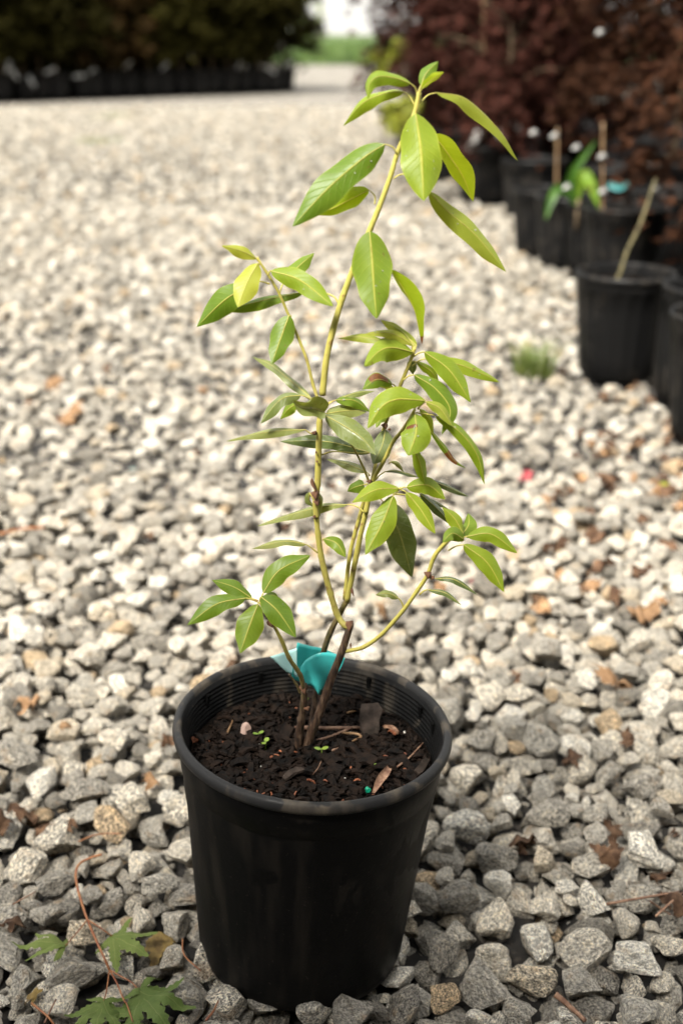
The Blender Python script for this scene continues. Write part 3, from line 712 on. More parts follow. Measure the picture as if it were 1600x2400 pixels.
def leaf(kind, c, pet, blade, wpx, roll=0, dy=(0, 0), fold=.25, curl=.15, blight=None, drops=0, twist=0, wave=.2, stalk=9):
    """petiole and blade follow crop pixels; roll turns the blade about its midrib, dy = distance offsets at attachment and tip"""
    sc = CROP[c][2]; pts = list(pet) + list(blade); n = len(pts)
    L = [0.0]
    for i in range(1, n): L.append(L[-1] + math.hypot(pts[i][0] - pts[i - 1][0], pts[i][1] - pts[i - 1][1]))
    W3 = [at(*cp(c, *q), Y0 + dy[0] + (dy[1] - dy[0]) * L[i] / L[-1]) for i, q in enumerate(pts)]
    nb = len(pet)
    bl = [Vector(p) for p in crom(W3[nb:], 12)]
    # resample the blade by length
    d = [0.0]
    for i in range(1, len(bl)): d.append(d[-1] + (bl[i] - bl[i - 1]).length)
    mid = []
    for k in range(NA + 1):
        t = d[-1] * k / NA; j = max(i for i in range(len(d)) if d[i] <= t + 1e-12); j = min(j, len(bl) - 2)
        mid.append(bl[j].lerp(bl[j + 1], min(1, (t - d[j]) / max(1e-9, d[j + 1] - d[j]))))
    rnd = random.Random(int(blade[0][0] * 13 + blade[-1][1] * 7)); ph = rnd.uniform(0, 6)
    vs, uvs, bv, nrm = [], [], [], []
    # leaves turn their upper face to the sky (an underside shows where the leaf hangs over)
    T = (mid[-1] - mid[0]).normalized(); V = (mid[NA // 2] - CAMP).normalized(); L0 = T.cross(V).normalized(); N0 = L0.cross(T)
    if N0.dot(V) > 0: N0 = -N0
    zz = [(N0 * math.cos(R(q)) - L0 * math.sin(R(q))).z for q in (roll, -roll)]
    if (zz[0] < zz[1]) != (kind == 'under'): roll, twist = -roll, -twist
    for k, p in enumerate(mid):
        s = k / NA
        T = (mid[min(k + 1, NA)] - mid[max(k - 1, 0)]).normalized(); V = (p - CAMP).normalized()
        L0 = T.cross(V)
        L0 = L0.normalized() if L0.length > 1e-4 else Vector((1, 0, 0)); N0 = L0.cross(T)
        if N0.dot(V) > 0: N0 = -N0
        r = R(roll + twist * s)
        Lt = L0 * math.cos(r) + N0 * math.sin(r); Nn = N0 * math.cos(r) - L0 * math.sin(r)
        ws = (math.sin(math.pi * min(1, s ** .82)) ** .74) if 0 < s < 1 else 0
        ws = ws * (1 - .25 * max(0, s - .75) / .25) + (.03 if s < .02 else 0)
        ws *= 1 + .07 * math.sin(7 * s + ph) + .04 * math.sin(17 * s + 2 * ph)
        hw_ = ws * wpx * (.9 if c in 'BC' else .96) / sc * depth(p) / FPX / 2
        nrm.append(Nn)
        for j in range(NC + 1):
            x = j / NC * 2 - 1
            z = -abs(x) * fold * hw_ - x * x * curl * hw_ + wave * hw_ * math.sin(9 * s + ph + (2 if x > 0 else 0)) * x * x
            vs.append(p + Lt * (x * hw_) + Nn * z - PLO); uvs.append((s, (x + 1) / 2))
            bv.append(0 if not blight else (1.0 if blight[0] < s < blight[1] and blight[2] < x < blight[3] else 0.0))
    fs = [(k * (NC + 1) + j, k * (NC + 1) + j + 1, (k + 1) * (NC + 1) + j + 1, (k + 1) * (NC + 1) + j) for k in range(NA) for j in range(NC)]
    me = pydata('leaf', vs, fs)
    ul = me.uv_layers.new(name='UVMap'); ul.data.foreach_set('uv', np.array([uvs[l.vertex_index] for l in me.loops], np.float32).ravel())
    if blight:
        a = me.attributes.new('blight', 'FLOAT', 'POINT'); a.data.foreach_set('value', np.array(bv, np.float32))
    o = link('leaf', me, M[kind], plant)
    k = depth(mid[0]) / FPX / sc / 2
    pp = ([Vector(p) for p in crom(W3[:nb + 1], 5)][:-1] if nb else [])
    rb = [p + nrm[i] * .00012 for i, p in enumerate(mid)]
    path = pp + rb[:-2]; m = len(path)
    if nb: rad = [stalk * k * (1 - .35 * i / max(1, len(pp))) for i in range(len(pp))] + [stalk * k * .42 * (1 - .9 * i / len(rb)) for i in range(len(rb) - 2)]
    else: rad = [stalk * k * .42 * (1 - .9 * i / len(rb)) for i in range(m)]
    sme = MB().tube([p - PLO for p in path], rad, 6).mesh('leaf_stalk')
    a = sme.attributes.new('wood', 'FLOAT', 'POINT'); a.data.foreach_set('value', np.full(len(sme.vertices), -.5, np.float32))
    so_ = link('leaf_stalk', sme, M['stem'] if kind not in ('old', 'dark') or nb else M[kind], o)
    if drops:
        mb = MB()
        for q in range(max(1, drops // 3)):
            kk = rnd.randint(4, NA - 4); x = rnd.uniform(-.75, .75); s = kk / NA
            j = int((x + 1) / 2 * NC); p = Vector(vs[kk * (NC + 1) + j]).lerp(Vector(vs[kk * (NC + 1) + j + 1]), rnd.random())
            rd = rnd.choice((.0004, .0005, .0005, .0006, .0009)); Nn = nrm[kk]; A = Nn.orthogonal().normalized(); B = Nn.cross(A)
            ring = []; b0 = len(mb.v); el = rnd.uniform(.75, 1.3)
            for lv, (rr_, h) in enumerate(((1, -.1), (.9, .3), (.55, .58))):
                for a in range(10):
                    t = a * .6283; mb.v.append(p + (A * math.cos(t) * el + B * math.sin(t)) * rd * rr_ + Nn * rd * h)
            mb.v.append(p + Nn * rd * .68)
            for lv in range(2):
                for a in range(10): mb.f.append((b0 + lv * 10 + a, b0 + lv * 10 + (a + 1) % 10, b0 + lv * 10 + 10 + (a + 1) % 10, b0 + lv * 10 + 10 + a))
            for a in range(10): mb.f.append((b0 + 20 + a, b0 + 20 + (a + 1) % 10, b0 + 30))
        w_ = mb.build('rain_drops', M['water'], o); w_['kind'] = 'stuff'
    return o
# top of the tall stem
leaf('mature', 'A', [(850, 262), (858, 240)], [(866, 222), (893, 160), (955, 98)], 80, 18, (-.005, .004), .4)
leaf('under', 'A', [(855, 268)], [(868, 243), (915, 200), (984, 154)], 48, 30, (-.008, -.018), .5)
leaf('young', 'A', [(848, 285), (836, 240)], [(812, 215), (730, 186), (640, 178), (592, 222), (586, 300)], 84, 22, (-.004, -.02), .5, .3)
leaf('young', 'A', [(832, 330), (806, 285)], [(776, 258), (690, 262), (560, 318), (455, 438)], 80, 30, (-.004, .012), .55, .3, drops=6)
leaf('pale', 'A', [(862, 315), (900, 276)], [(945, 263), (1080, 285), (1185, 368), (1290, 478), (1372, 620)], 96, 48, (-.004, .03), .4, .3, twist=18)
leaf('young', 'A', [(832, 400), (830, 385)], [(836, 370), (862, 540), (872, 680), (880, 832)], 236, 6, (-.006, -.034), .2, .2, drops=12)
leaf('under', 'A', [(800, 450), (880, 470)], [(930, 482), (1010, 590), (1085, 705), (1138, 834)], 132, -20, (.0, .03), .35)
leaf('pale', 'A', [(718, 715), (760, 692), (820, 700), (880, 755)], [(905, 780), (1010, 890), (1150, 1010), (1312, 1205)], 122, 26, (0, .012), .3, .2, drops=10)
leaf('mature', 'A', [(738, 582), (716, 548)], [(676, 533), (570, 600), (380, 762), (190, 967)], 184, -14, (-.002, -.026), .22, .2, drops=7)
leaf('under', 'A', [(622, 850), (622, 805)], [(592, 772), (500, 820), (400, 870), (300, 905)], 120, -18, (0, .018), .4)
leaf('mature', 'A', [(585, 1005), (588, 995)], [(595, 988), (608, 1130), (618, 1280), (632, 1450)], 222, 4, (-.004, -.03), .15, .2, drops=14)
leaf('under', 'A', [(560, 1080), (640, 1160)], [(705, 1190), (770, 1290), (825, 1390), (848, 1480), (868, 1585)], 96, 38, (.002, .012), .5, .3, blight=(.9, 1.1, -2, 2), twist=20)
# left branch
leaf('pale', 'B', [(376, 205)], [(372, 196), (310, 165), (220, 140)], 58, 24, (.006, -.01), .3)
leaf('pale', 'B', [(384, 222)], [(376, 216), (330, 300), (290, 407)], 118, 10, (.002, -.022), .2)
leaf('mature', 'B', [(428, 305), (388, 295)], [(370, 300), (240, 370), (112, 492)], 122, -12, (.01, .02), .3)
leaf('mature', 'B', [(726, 392), (702, 358), (640, 340)], [(575, 340), (400, 376), (205, 427)], 66, 38, (.004, .03), .3, .4, drops=10)
leaf('mature', 'B', [(470, 345), (480, 315)], [(492, 296), (550, 232), (621, 171)], 76, 18, (.012, .035), .3)
leaf('young', 'B', [(420, 268), (426, 256)], [(432, 248), (560, 290), (703, 402)], 110, -10, (.004, -.025), .22, drops=5)
leaf('mature', 'B', [(520, 445)], [(512, 440), (476, 540), (437, 652)], 112, -6, (.01, -.012), .2)
# whorl at the fork
leaf('old', 'C', [(495, 295)], [(476, 276), (370, 185), (280, 115), (188, 74)], 62, 32, (.004, .05), .3)
leaf('old', 'C', [(490, 300), (460, 275)], [(430, 264), (330, 285), (230, 403)], 84, 28, (0, -.02), .4)
leaf('mature', 'C', [(480, 310)], [(420, 300), (370, 330), (328, 382)], 62, 20, (.004, .02), .3)
leaf('old', 'C', [(520, 330)], [(545, 345), (490, 330), (430, 322), (388, 290)], 120, 8, (-.006, -.03), -.5, -.7, drops=2)
leaf('old', 'C', [(540, 315), (570, 298)], [(600, 288), (690, 256), (792, 243)], 40, 40, (0, .02), .3)
leaf('mature', 'C', [(548, 322), (575, 300)], [(598, 288), (690, 290), (768, 345)], 66, 32, (0, .01), .4, drops=3)
leaf('old', 'C', [(530, 340)], [(552, 355), (650, 340), (752, 345)], 88, 20, (-.004, .01), .2)
leaf('old', 'C', [(535, 350)], [(546, 362), (650, 420), (735, 480), (797, 558)], 128, -14, (-.006, -.035), .25, .2, blight=(.40, .78, .52, .74), drops=6)
leaf('old', 'C', [(496, 458), (470, 448)], [(450, 433), (260, 445), (62, 490)], 54, 34, (0, -.02), .3, .3)
leaf('dark', 'C', [(530, 556), (590, 540), (700, 548)], [(770, 546), (560, 492), (325, 490)], 84, 12, (.002, .03), .25)
leaf('dark', 'C', [(842, 425)], [(842, 432), (826, 510), (783, 602)], 118, 8, (.016, -.008), .3)
leaf('old', 'C', [(765, 660)], [(757, 645), (650, 598), (552, 576)], 54, 32, (.004, .03), .3)
leaf('dark', 'C', [(790, 682), (815, 655)], [(840, 638), (900, 636), (1012, 668)], 26, 40, (0, .03), .3)
leaf('old', 'C', [(738, 838), (712, 815), (680, 802)], [(660, 800), (545, 808), (380, 850), (213, 906)], 58, 34, (.004, .03), .3, .3)
leaf('old', 'C', [(505, 770)], [(512, 742), (528, 790), (522, 858)], 66, -30, (.002, .01), .6, .6)
leaf('old', 'C', [(490, 775)], [(470, 740), (468, 780), (492, 812)], 34, 20, (.002, .006), .5, .5)
leaf('old', 'C', [(510, 1036), (480, 1012)], [(456, 996), (350, 980), (188, 1016)], 48, 32, (0, -.01), .3, .3)
leaf('mature', 'C', [(535, 975)], [(540, 966), (605, 990), (648, 1058)], 76, 20, (.0, -.012), .3)
# upper right shoot
leaf('pale', 'B', [(1048, 592)], [(1062, 572), (990, 508), (908, 461)], 62, 26, (0, .02), .3)
leaf('pale', 'B', [(1045, 590)], [(1042, 566), (950, 518), (838, 522)], 54, 30, (0, -.01), .3, drops=3)
leaf('pale', 'B', [(1030, 600)], [(960, 565), (830, 535), (723, 541)], 46, 30, (.004, .02), .3)
leaf('young', 'B', [(1050, 610)], [(1047, 600), (955, 580), (895, 600), (836, 662)], 116, -16, (-.002, -.03), .5, .2)
leaf('young', 'B', [(1050, 618), (1072, 604)], [(1096, 599), (1205, 680), (1296, 818)], 100, -12, (0, -.012), .3, drops=5)
leaf('young', 'B', [(1044, 660), (1075, 636)], [(1110, 626), (1250, 655), (1360, 700), (1420, 730)], 76, 28, (.004, .028), .3, drops=6)
leaf('dark', 'B', [(1030, 640)], [(1030, 640), (1042, 665), (1046, 697)], 48, 0, (.006, .012), .3)
leaf('mature', 'B', [(975, 765), (968, 745)], [(958, 738), (890, 718), (828, 762)], 74, 20, (.004, -.008), .3, blight=(.16, .7, -.9, .25), drops=3)
leaf('young', 'C', [(985, 330), (1010, 300)], [(1038, 290), (900, 285), (820, 325), (754, 428)], 142, -8, (-.024, -.05), .3, .25, drops=12)
leaf('mature', 'C', [(930, 190), (955, 170)], [(982, 164), (1090, 235), (1160, 340), (1118, 458)], 104, 10, (0, -.018), .3, .2, drops=6)
leaf('pale', 'C', [(1000, 330), (1020, 310)], [(1040, 296), (1110, 330), (1168, 415)], 66, 24, (-.024, -.03), .3)
leaf('young', 'C', [(985, 320), (984, 345)], [(986, 354), (992, 450), (954, 562)], 160, 4, (-.024, -.05), .2, .25, blight=(.22, .3, -.8, .2), drops=12)
leaf('young', 'C', [(975, 420)], [(985, 530), (1012, 600), (1036, 702)], 70, 14, (-.012, -.02), .4)
leaf('young', 'C', [(990, 350), (1040, 356)], [(1085, 363), (1200, 440), (1290, 555), (1328, 704)], 72, 24, (-.024, -.02), .3, .25, drops=7)
leaf('mature', 'C', [(1010, 400)], [(1062, 438), (1130, 520), (1175, 582), (1237, 622)], 36, 26, (-.016, 0), .4, blight=(.5, .82, -2, 2))
leaf('under', 'C', [(980, 320)], [(965, 300), (930, 335), (880, 357)], 46, 20, (-.01, 0), .3)
leaf('pale', 'B', [(1045, 585)], [(1052, 575), (1010, 520), (960, 488)], 36, 24, (.002, .012), .3)
leaf('young', 'B', [(1048, 640)], [(1062, 642), (1130, 690), (1162, 762)], 44, 20, (.006, .02), .3)
leaf('young', 'C', [(1000, 330)], [(1010, 332), (1058, 385), (1076, 452)], 40, 18, (-.02, -.012), .3)
leaf('pale', 'C', [(905, 252)], [(896, 246), (845, 216), (800, 222)], 34, 20, (.006, .012), .3)
leaf('mature', 'C', [(862, 368)], [(850, 372), (815, 385), (796, 424)], 38, 20, (.012, .004), .3)
leaf('old', 'C', [(860, 600)], [(868, 590), (900, 600), (932, 640)], 26, 20, (.0, .01), .3)
# middle right whorl
leaf('young', 'C', [(915, 722)], [(908, 720), (795, 728), (678, 790)], 96, -16, (-.018, -.03), .25, drops=3)
leaf('mature', 'C', [(755, 700)], [(738, 702), (690, 716), (655, 735)], 74, 10, (0, .02), .3)
leaf('young', 'C', [(905, 735), (892, 745)], [(880, 756), (828, 890), (743, 1047)], 132, -4, (-.018, -.045), .18, drops=2)
leaf('young', 'C', [(918, 722), (930, 716)], [(945, 715), (1050, 705), (1136, 775)], 98, 14, (-.018, -.02), .3)
leaf('young', 'C', [(918, 728), (932, 732)], [(944, 740), (1015, 825), (1086, 943)], 88, -6, (-.018, -.035), .22)
leaf('dark', 'C', [(790, 760), (815, 770)], [(830, 785), (910, 940), (972, 1157)], 178, -8, (.0, .022), .2)
leaf('dark', 'C', [(1000, 740)], [(1010, 745), (1095, 820), (1176, 908)], 52, 24, (-.01, .01), .4)
leaf('dark', 'C', [(1040, 672)], [(1058, 678), (1150, 716), (1249, 761)], 38, 26, (-.01, .015), .4)
leaf('dark', 'C', [(880, 748), (940, 752)], [(1000, 762), (1080, 788), (1150, 820)], 30, 26, (-.008, .015), .4)
# tip of the low right branch
leaf('young', 'C', [(1212, 965)], [(1222, 942), (1180, 868), (1120, 812)], 74, 20, (-.034, -.03), .4)
leaf('mature', 'C', [(1208, 972)], [(1213, 950), (1248, 900), (1248, 842)], 92, 10, (-.034, -.01), .45)
leaf('mature', 'C', [(1215, 980)], [(1228, 972), (1170, 940), (1122, 985)], 80, 14, (-.034, -.05), .3)
leaf('young', 'C', [(1210, 978), (1225, 962)], [(1242, 955), (1360, 945), (1488, 1038)], 92, 12, (-.034, -.04), .3)
leaf('young', 'C', [(1150, 1025), (1185, 1005)], [(1224, 996), (1340, 1085), (1424, 1230)], 104, -8, (-.034, -.05), .25, drops=3)
leaf('dark', 'D', [(1115, 282), (1130, 288)], [(1140, 288), (1225, 293), (1325, 357)], 30, 26, (-.03, -.04), .4)
leaf('dark', 'D', [(1075, 357), (1092, 342)], [(1110, 336), (1185, 350), (1256, 402)], 28, 26, (-.028, -.04), .4)
leaf('old', 'D', [(1006, 412), (996, 388)], [(985, 374), (940, 352), (884, 358)], 38, 20, (-.024, -.03), .3)
# low left shoot
leaf('mature', 'D', [(385, 385), (394, 365)], [(400, 350), (470, 252), (604, 187)], 104, 10, (-.032, -.015), .2, drops=2)
leaf('mature', 'D', [(378, 384), (362, 378)], [(352, 374), (275, 325), (178, 294)], 70, 20, (-.032, -.03), .25)
leaf('mature', 'D', [(376, 388), (350, 378)], [(325, 372), (200, 398), (72, 489)], 88, -12, (-.032, -.05), .22)
leaf('mature', 'D', [(380, 390)], [(378, 398), (342, 490), (300, 612)], 118, 4, (-.032, -.055), .2, drops=2)
leaf('mature', 'D', [(386, 380)], [(390, 366), (462, 428), (541, 542)], 108, -6, (-.032, -.05), .2, drops=1)
leaf('mature', 'D', [(390, 378)], [(402, 372), (440, 358), (472, 376)], 34, 20, (-.03, -.01), .3)

# ------------------------------------------------------------------ teal tape tied round the stem
tp = empty('plant_tag', at(*cp('D', 660, 690), Y0 + .02)); TPO = tp.location.copy()
tag(tp, 'folded teal plastic tape wrapped round the thin brown stem above the pot rim', 'plant tag')
def sheet(name, grid, mat, c='D'):
    """grid rows of (x, y, distance offset) crop pixels"""
    rows = [crom([at(*cp(c, x, y), Y0 + dy) for x, y, dy in r], 5) for r in grid]
    cols = [crom([r[i] for r in rows], 4) for i in range(len(rows[0]))]
    n, m = len(cols), len(cols[0]); vs = [Vector(cols[i][j]) - TPO for i in range(n) for j in range(m)]
    fs = [(i * m + j, i * m + j + 1, (i + 1) * m + j + 1, (i + 1) * m + j) for i in range(n - 1) for j in range(m - 1)]
    o = link(name, pydata(name, vs, fs), mat, tp)
    so_ = o.modifiers.new('thick', 'SOLIDIFY'); so_.thickness = .0003; return o
sheet('flap', [[(430, 626, .035), (485, 608, .03), (545, 588, .024)], [(466, 660, .034), (505, 655, .028), (545, 650, .022)], [(500, 692, .032), (525, 702, .026), (548, 716, .02)]], M['tapeback'])
sheet('back_fold', [[(548, 564, .026), (605, 580, .038), (660, 592, .042), (752, 632, .030)], [(534, 640, .024), (600, 650, .040), (665, 655, .044), (738, 668, .032)], [(522, 722, .022), (590, 740, .036), (650, 740, .040), (712, 712, .034)]], M['tape'])
sheet('front_fold', [[(562, 668, .014), (588, 636, .007), (640, 611, .003), (700, 610, .007), (748, 632, .014)], [(562, 710, .014), (594, 690, .006), (640, 682, .002), (690, 682, .006), (722, 690, .012)], [(582, 756, .020), (604, 752, .010), (628, 772, .004), (646, 792, .006), (690, 748, .014)]], M['tape'])

# ------------------------------------------------------------------ fallen maple sprig, dead leaves and twigs on the gravel
def lobed(seed, size, nl=7, serr=True, droop=.15, narrow=1.0):
    """a palmate maple leaf with toothed lobes, stalk at the origin, middle lobe along +X"""
    rnd = random.Random(seed); vs, fs, uv = [], [], []
    angs = [0] + [s * a for a in ((32, 66, 112) if nl == 7 else (38, 85)) for s in (1, -1)]
    lens = {0: 1.0, 32: .9, 66: .68, 112: .38, 38: .85, 85: .5}
    for a in angs:
        Ln = lens[abs(a)] * size * rnd.uniform(.92, 1.08); ar = R(a + rnd.uniform(-4, 4)); n = 15; b = len(vs)
        for i in range(n):
            t = i / (n - 1); w_ = Ln * .185 * narrow * (math.sin(math.pi * min(1, (.12 + .88 * t))) ** .8) * (1.05 - .2 * t)
            if t < .28: w_ = max(w_, Ln * .10)
            if serr and 2 < i < n - 1: w_ *= 1.18 if i % 2 else .80
            if i == n - 1: w_ = 0
            x = Ln * t; z = -droop * size * t * t + .03 * size * math.sin(5 * t + a)
            for s in (-1, 0, 1):
                xx, yy = x + (.012 * size * (i % 2) if s else 0), s * w_
                vs.append((xx * math.cos(ar) - yy * math.sin(ar), xx * math.sin(ar) + yy * math.cos(ar), z - (.22 * w_ if s else 0) + abs(a) * 2e-6)); uv.append((t, .5 + .5 * s))
        for i in range(n - 1):
            q = b + i * 3; fs += [(q, q + 3, q + 4, q + 1), (q + 1, q + 4, q + 5, q + 2)]
    me = pydata('leaf', vs, fs)
    ul = me.uv_layers.new(name='UVMap'); ul.data.foreach_set('uv', np.array([uv[l.vertex_index] for l in me.loops], np.float32).ravel())
    return me
SPR = {'E': (0, 1850, 2.8509)}; CROP.update(SPR)
def ongr(c, x, y, lift=.004):
    u, v = cp(c, x, y); p = onz(u, v, 0)
    for _ in range(3): p = onz(u, v, min(.03, ztop(p.x, p.y)) * .8 + lift)
    return p
sprig = empty('maple_sprig', ongr('E', 730, 1200)); SO = sprig.location.copy()
tag(sprig, 'fallen red-stemmed maple sprig with green toothed leaves lying on the gravel', 'fallen sprig')
def sprig_stem(pts, w0, w1, lift=.010):
    P = [Vector(p) for p in crom([ongr('E', x, y, lift) for x, y in pts], 5)]
    zz = [p.z for p in P]
    k = depth(P[0]) / FPX / SPR['E'][2] / 2; n = len(P)
    MB().tube([p - SO for p in P], [(w0 + (w1 - w0) * i / (n - 1)) * k * .75 for i in range(n)], 7).build('stem', M['sprig'], sprig)
sprig_stem([(680, 435), (600, 460), (530, 500), (508, 570), (520, 660), (545, 750), (585, 870), (640, 1000), (690, 1110), (732, 1205)], 24, 20)
sprig_stem([(732, 1205), (780, 1290), (830, 1410), (850, 1440), (890, 1560)], 18, 12)
sprig_stem([(585, 870), (640, 905), (700, 945), (755, 985)], 14, 10, .014)
sprig_stem([(585, 870), (530, 940), (470, 1010), (430, 1055)], 13, 10, .012)
sprig_stem([(732, 1205), (800, 1245), (880, 1290), (935, 1350)], 14, 11, .014)
sprig_stem([(732, 1205), (722, 1290), (708, 1370), (690, 1420)], 13, 10, .012)
sprig_stem([(525, 350), (620, 310), (720, 295), (810, 297)], 12, 11, .010)
def sprig_leaf(seed, x, y, tx, ty, nl=7, droop=.15, tilt=(0, 0), narrow=.72, mat='mapleleaf'):
    a, b = ongr('E', x, y, .014), ongr('E', tx, ty, .010); d = b - a
    me = lobed(seed, d.length * 1.2, nl, True, droop, narrow)
    for q in me.vertices: q.co.z += d.length * .16 * mnoise.noise(Vector((q.co.x * 60, q.co.y * 60, seed * 2.3)))
    o = link('leaf', me, M[mat], sprig)
    o.location = a - SO; o.rotation_euler = (Matrix.Rotation(math.atan2(d.y, d.x), 3, 'Z') @ Matrix.Rotation(R(tilt[0]), 3, 'X') @ Matrix.Rotation(R(tilt[1]), 3, 'Y')).to_euler()
sprig_leaf(1, 757, 985, 960, 1160, 5, .05, (10, -6))
sprig_leaf(2, 428, 1052, 215, 1165, 5, .1, (14, -10))
sprig_leaf(3, 935, 1352, 1120, 1560, 7, .05, (5, -4))
sprig_leaf(4, 690, 1425, 640, 1620, 7, .08, (-5, -4))
sprig_leaf(5, 890, 1560, 900, 1700, 7, .08, (0, 0))
def litter(u, v, size, mat, seed, label, cat='dead leaf', name='dead_leaf', nl=5, crumple=.5, eul=None, lift=.008, group=None):
    me = lobed(seed, size, nl, True, .25 * crumple, 1.35); rnd = random.Random(seed)
    for q in me.vertices:
        k = q.co * (2.2 / size); q.co.z += size * crumple * .38 * mnoise.noise(Vector((k.x, k.y, seed * 3.1))); q.co.x += size * .15 * crumple * mnoise.noise(Vector((k.y, k.x, seed * 1.7)))
    o = link(name, me, M[mat]); p = onz(u, v, 0); p = onz(u, v, min(.03, ztop(p.x, p.y)) * .8 + lift); o.location = p
    o.rotation_euler = eul or (rnd.gauss(0, .35), rnd.gauss(0, .35), rnd.uniform(0, 6.28)); return tag(o, label, cat, group)
litter(40, 1885, .030, 'brownleaf', 11, 'crumpled brown dead leaf at the edge of the brown heap on the gravel', crumple=1.4)
litter(15, 1908, .028, 'brownleaf', 12, 'dark brown dead leaf half under the crumpled one', crumple=1.4)
litter(112, 1935, .034, 'brownleaf', 13, 'tan crumpled dead leaf lying above the speckled boulder of gravel', crumple=1.3)
litter(165, 1925, .020, 'brownleaf', 14, 'small curled brown leaf beside the tan crumpled one', crumple=1.5)
litter(380, 2195, .030, 'yellowleaf', 15, 'yellow-brown withered leaf tucked behind the green maple leaf by the pot', crumple=1.2)
litter(85, 2330, .018, 'yellowleaf', 16, 'small withered yellow leaf between the stones near the sprig', crumple=1.3)
litter(15, 2150, .022, 'brownleaf', 17, 'brown dead leaf wedged between stones at the frame edge', crumple=1.2)
litter(1240, 1965, .028, 'brownleaf', 18, 'reddish brown dead leaf crumpled over a stone right of the pot', crumple=1.2)
litter(1440, 1590, .034, 'orangeleaf', 19, 'dry orange fingered maple leaf on the gravel right of the pot', nl=7, crumple=.35)
litter(1330, 1770, .024, 'brownleaf', 20, 'brown withered leaf under a pale stone right of the pot', crumple=1.3)
litter(1235, 1105, .030, 'redleaf', 21, 'small crimson maple leaf fallen on the pale gravel', nl=5, crumple=.6)
litter(1105, 1362, .024, 'redleaf', 22, 'dull red leaf scrap behind the low right branch', nl=5, crumple=.7)
litter(150, 970, .06, 'orangeleaf', 23, 'large orange dead leaf lying on the open gravel', nl=7, crumple=.6)
litter(120, 905, .05, 'orangeleaf', 24, 'orange dead leaf behind the large orange one', crumple=.7)
litter(890, 1415, .028, 'orangeleaf', 25, 'orange leaf scrap seen beneath the low right branch', crumple=.6)
litter(345, 1255, .024, 'brownleaf', 26, 'dark brown curled leaf on the open gravel', crumple=1.4)
litter(530, 1560, .030, 'brownleaf', 27, 'brown dead leaf just behind the pot rim', crumple=1.3)
litter(1560, 1130, .02, 'lime', 28, 'lime green leaf scrap among brown litter', nl=5, crumple=.4, cat='leaf', name='fallen_leaf')
rnd = random.Random(77)
kk = 0
for (u0, u1, v0, v1, n) in ((1330, 1620, 900, 1150, 46), (1250, 1600, 1150, 1480, 24), (0, 520, 700, 1250, 9), (1200, 1600, 1480, 2000, 6), (0, 460, 1280, 1850, 4), (560, 1150, 950, 1400, 4), (0, 1100, 330, 700, 10), (1130, 1330, 600, 900, 9), (1350, 1600, 2000, 2120, 3)):
    for k in range(n):
        u, v = rnd.uniform(u0, u1), rnd.uniform(v0, v1)
        if 400 < u < 1070 and v > 1480: continue
        m_ = rnd.choice(('brownleaf', 'brownleaf', 'orangeleaf')); col = 'orange' if m_ == 'orangeleaf' else 'brown'
        far = 'beside the row of black pots' if u0 >= 1130 and v1 <= 1150 else 'scattered over the open gravel'
        litter(u, v, rnd.uniform(.016, .034), m_, 200 + kk, f'small {col} dead leaf scrap {far}', crumple=1.7, group=f'{col} leaf scraps {far}', lift=.004); kk += 1
def gtwig(pts, r, mat, label, lift=.010):
    P = [Vector(p) for p in crom([ongr('F', u, v, lift) for u, v in pts], 4)]
    return tag(MB().tube(P, [r * (1 - .4 * i / len(P)) for i in range(len(P))], 6, True, .2, 3).build('twig', mat), label, 'twig')
CROP['F'] = (0, 0, 1.0)
gtwig([(1420, 2119), (1500, 2105), (1590, 2090)], .0016, M['twig'], 'long straight tan twig on the gravel right of the pot', .016)
gtwig([(1535, 2148), (1565, 2120), (1598, 2092)], .0013, M['twig'], 'short tan twig meeting the long straight one in a V', .014)
gtwig([(1522, 2112), (1545, 2128), (1570, 2144)], .001, M['twig'], 'dark short twig under the V of tan twigs', .006)
gtwig([(428, 2200), (432, 2238), (470, 2275)], .0009, M['sprig'], 'thin curved red stalk on the gravel against the pot', .012)
gtwig([(0, 1252), (50, 1240), (105, 1236)], .0030, M['sprig'], 'reddish stick on the open gravel', .006)
gtwig([(75, 2352), (110, 2380), (130, 2405)], .0012, M['sprig'], 'short orange-brown stalk on the gravel by the sprig', .010)
gtwig([(30, 2120), (55, 2106), (84, 2090)], .0009, M['twig'], 'thin tan needle across the stones near the brown heap', .012)
gtwig([(105, 2398), (118, 2370), (132, 2342)], .0010, M['twig'], 'short grey-brown twig crossing the orange stalk', .010)
gtwig([(482, 2392), (500, 2370), (512, 2345)], .0010, M['sprig'], 'thin red stalk at the foot of the pot', .010)
gtwig([(1300, 2330), (1335, 2360), (1370, 2392)], .003, M['twig'], 'brown stick sunk between dark stones right of the pot', .0)
def tuft(u, v, n, h, spread, mat, label):
    p = onz(u, v, 0); mb = MB(); r = random.Random(int(u))
    for k in range(n):
        a = r.uniform(0, 6.28); q = spread * math.sqrt(r.random()); b = Vector((q * math.cos(a), q * math.sin(a), -.02)); hh = h * r.uniform(.4, 1); d = Vector((math.cos(a + r.gauss(0, .6)), math.sin(a + r.gauss(0, .6)), 0)) * hh * r.uniform(.2, .7)
        s = Vector((-d.y, d.x, 0)).normalized() * .0016; m_ = b + d * .4 + Vector((0, 0, hh * .7)); t = b + d + Vector((0, 0, hh))
        mb.add([b - s, b + s, m_ + s, m_ - s, t], [(0, 1, 2, 3), (3, 2, 4)])
    o = mb.build('grass_tuft', mat); o.location = p; return tag(o, label, 'weed')
tuft(1250, 862, 160, .10, .05, M['tuft'], 'small green weed tuft in the gravel beside the black pots')
tuft(270, 272, 260, .05, .30, M['tuft'], 'low green weed patch near the row of dark potted trees')
tuft(230, 330, 200, .05, .22, M['tuft'], 'low green weed patch further out on the open gravel')
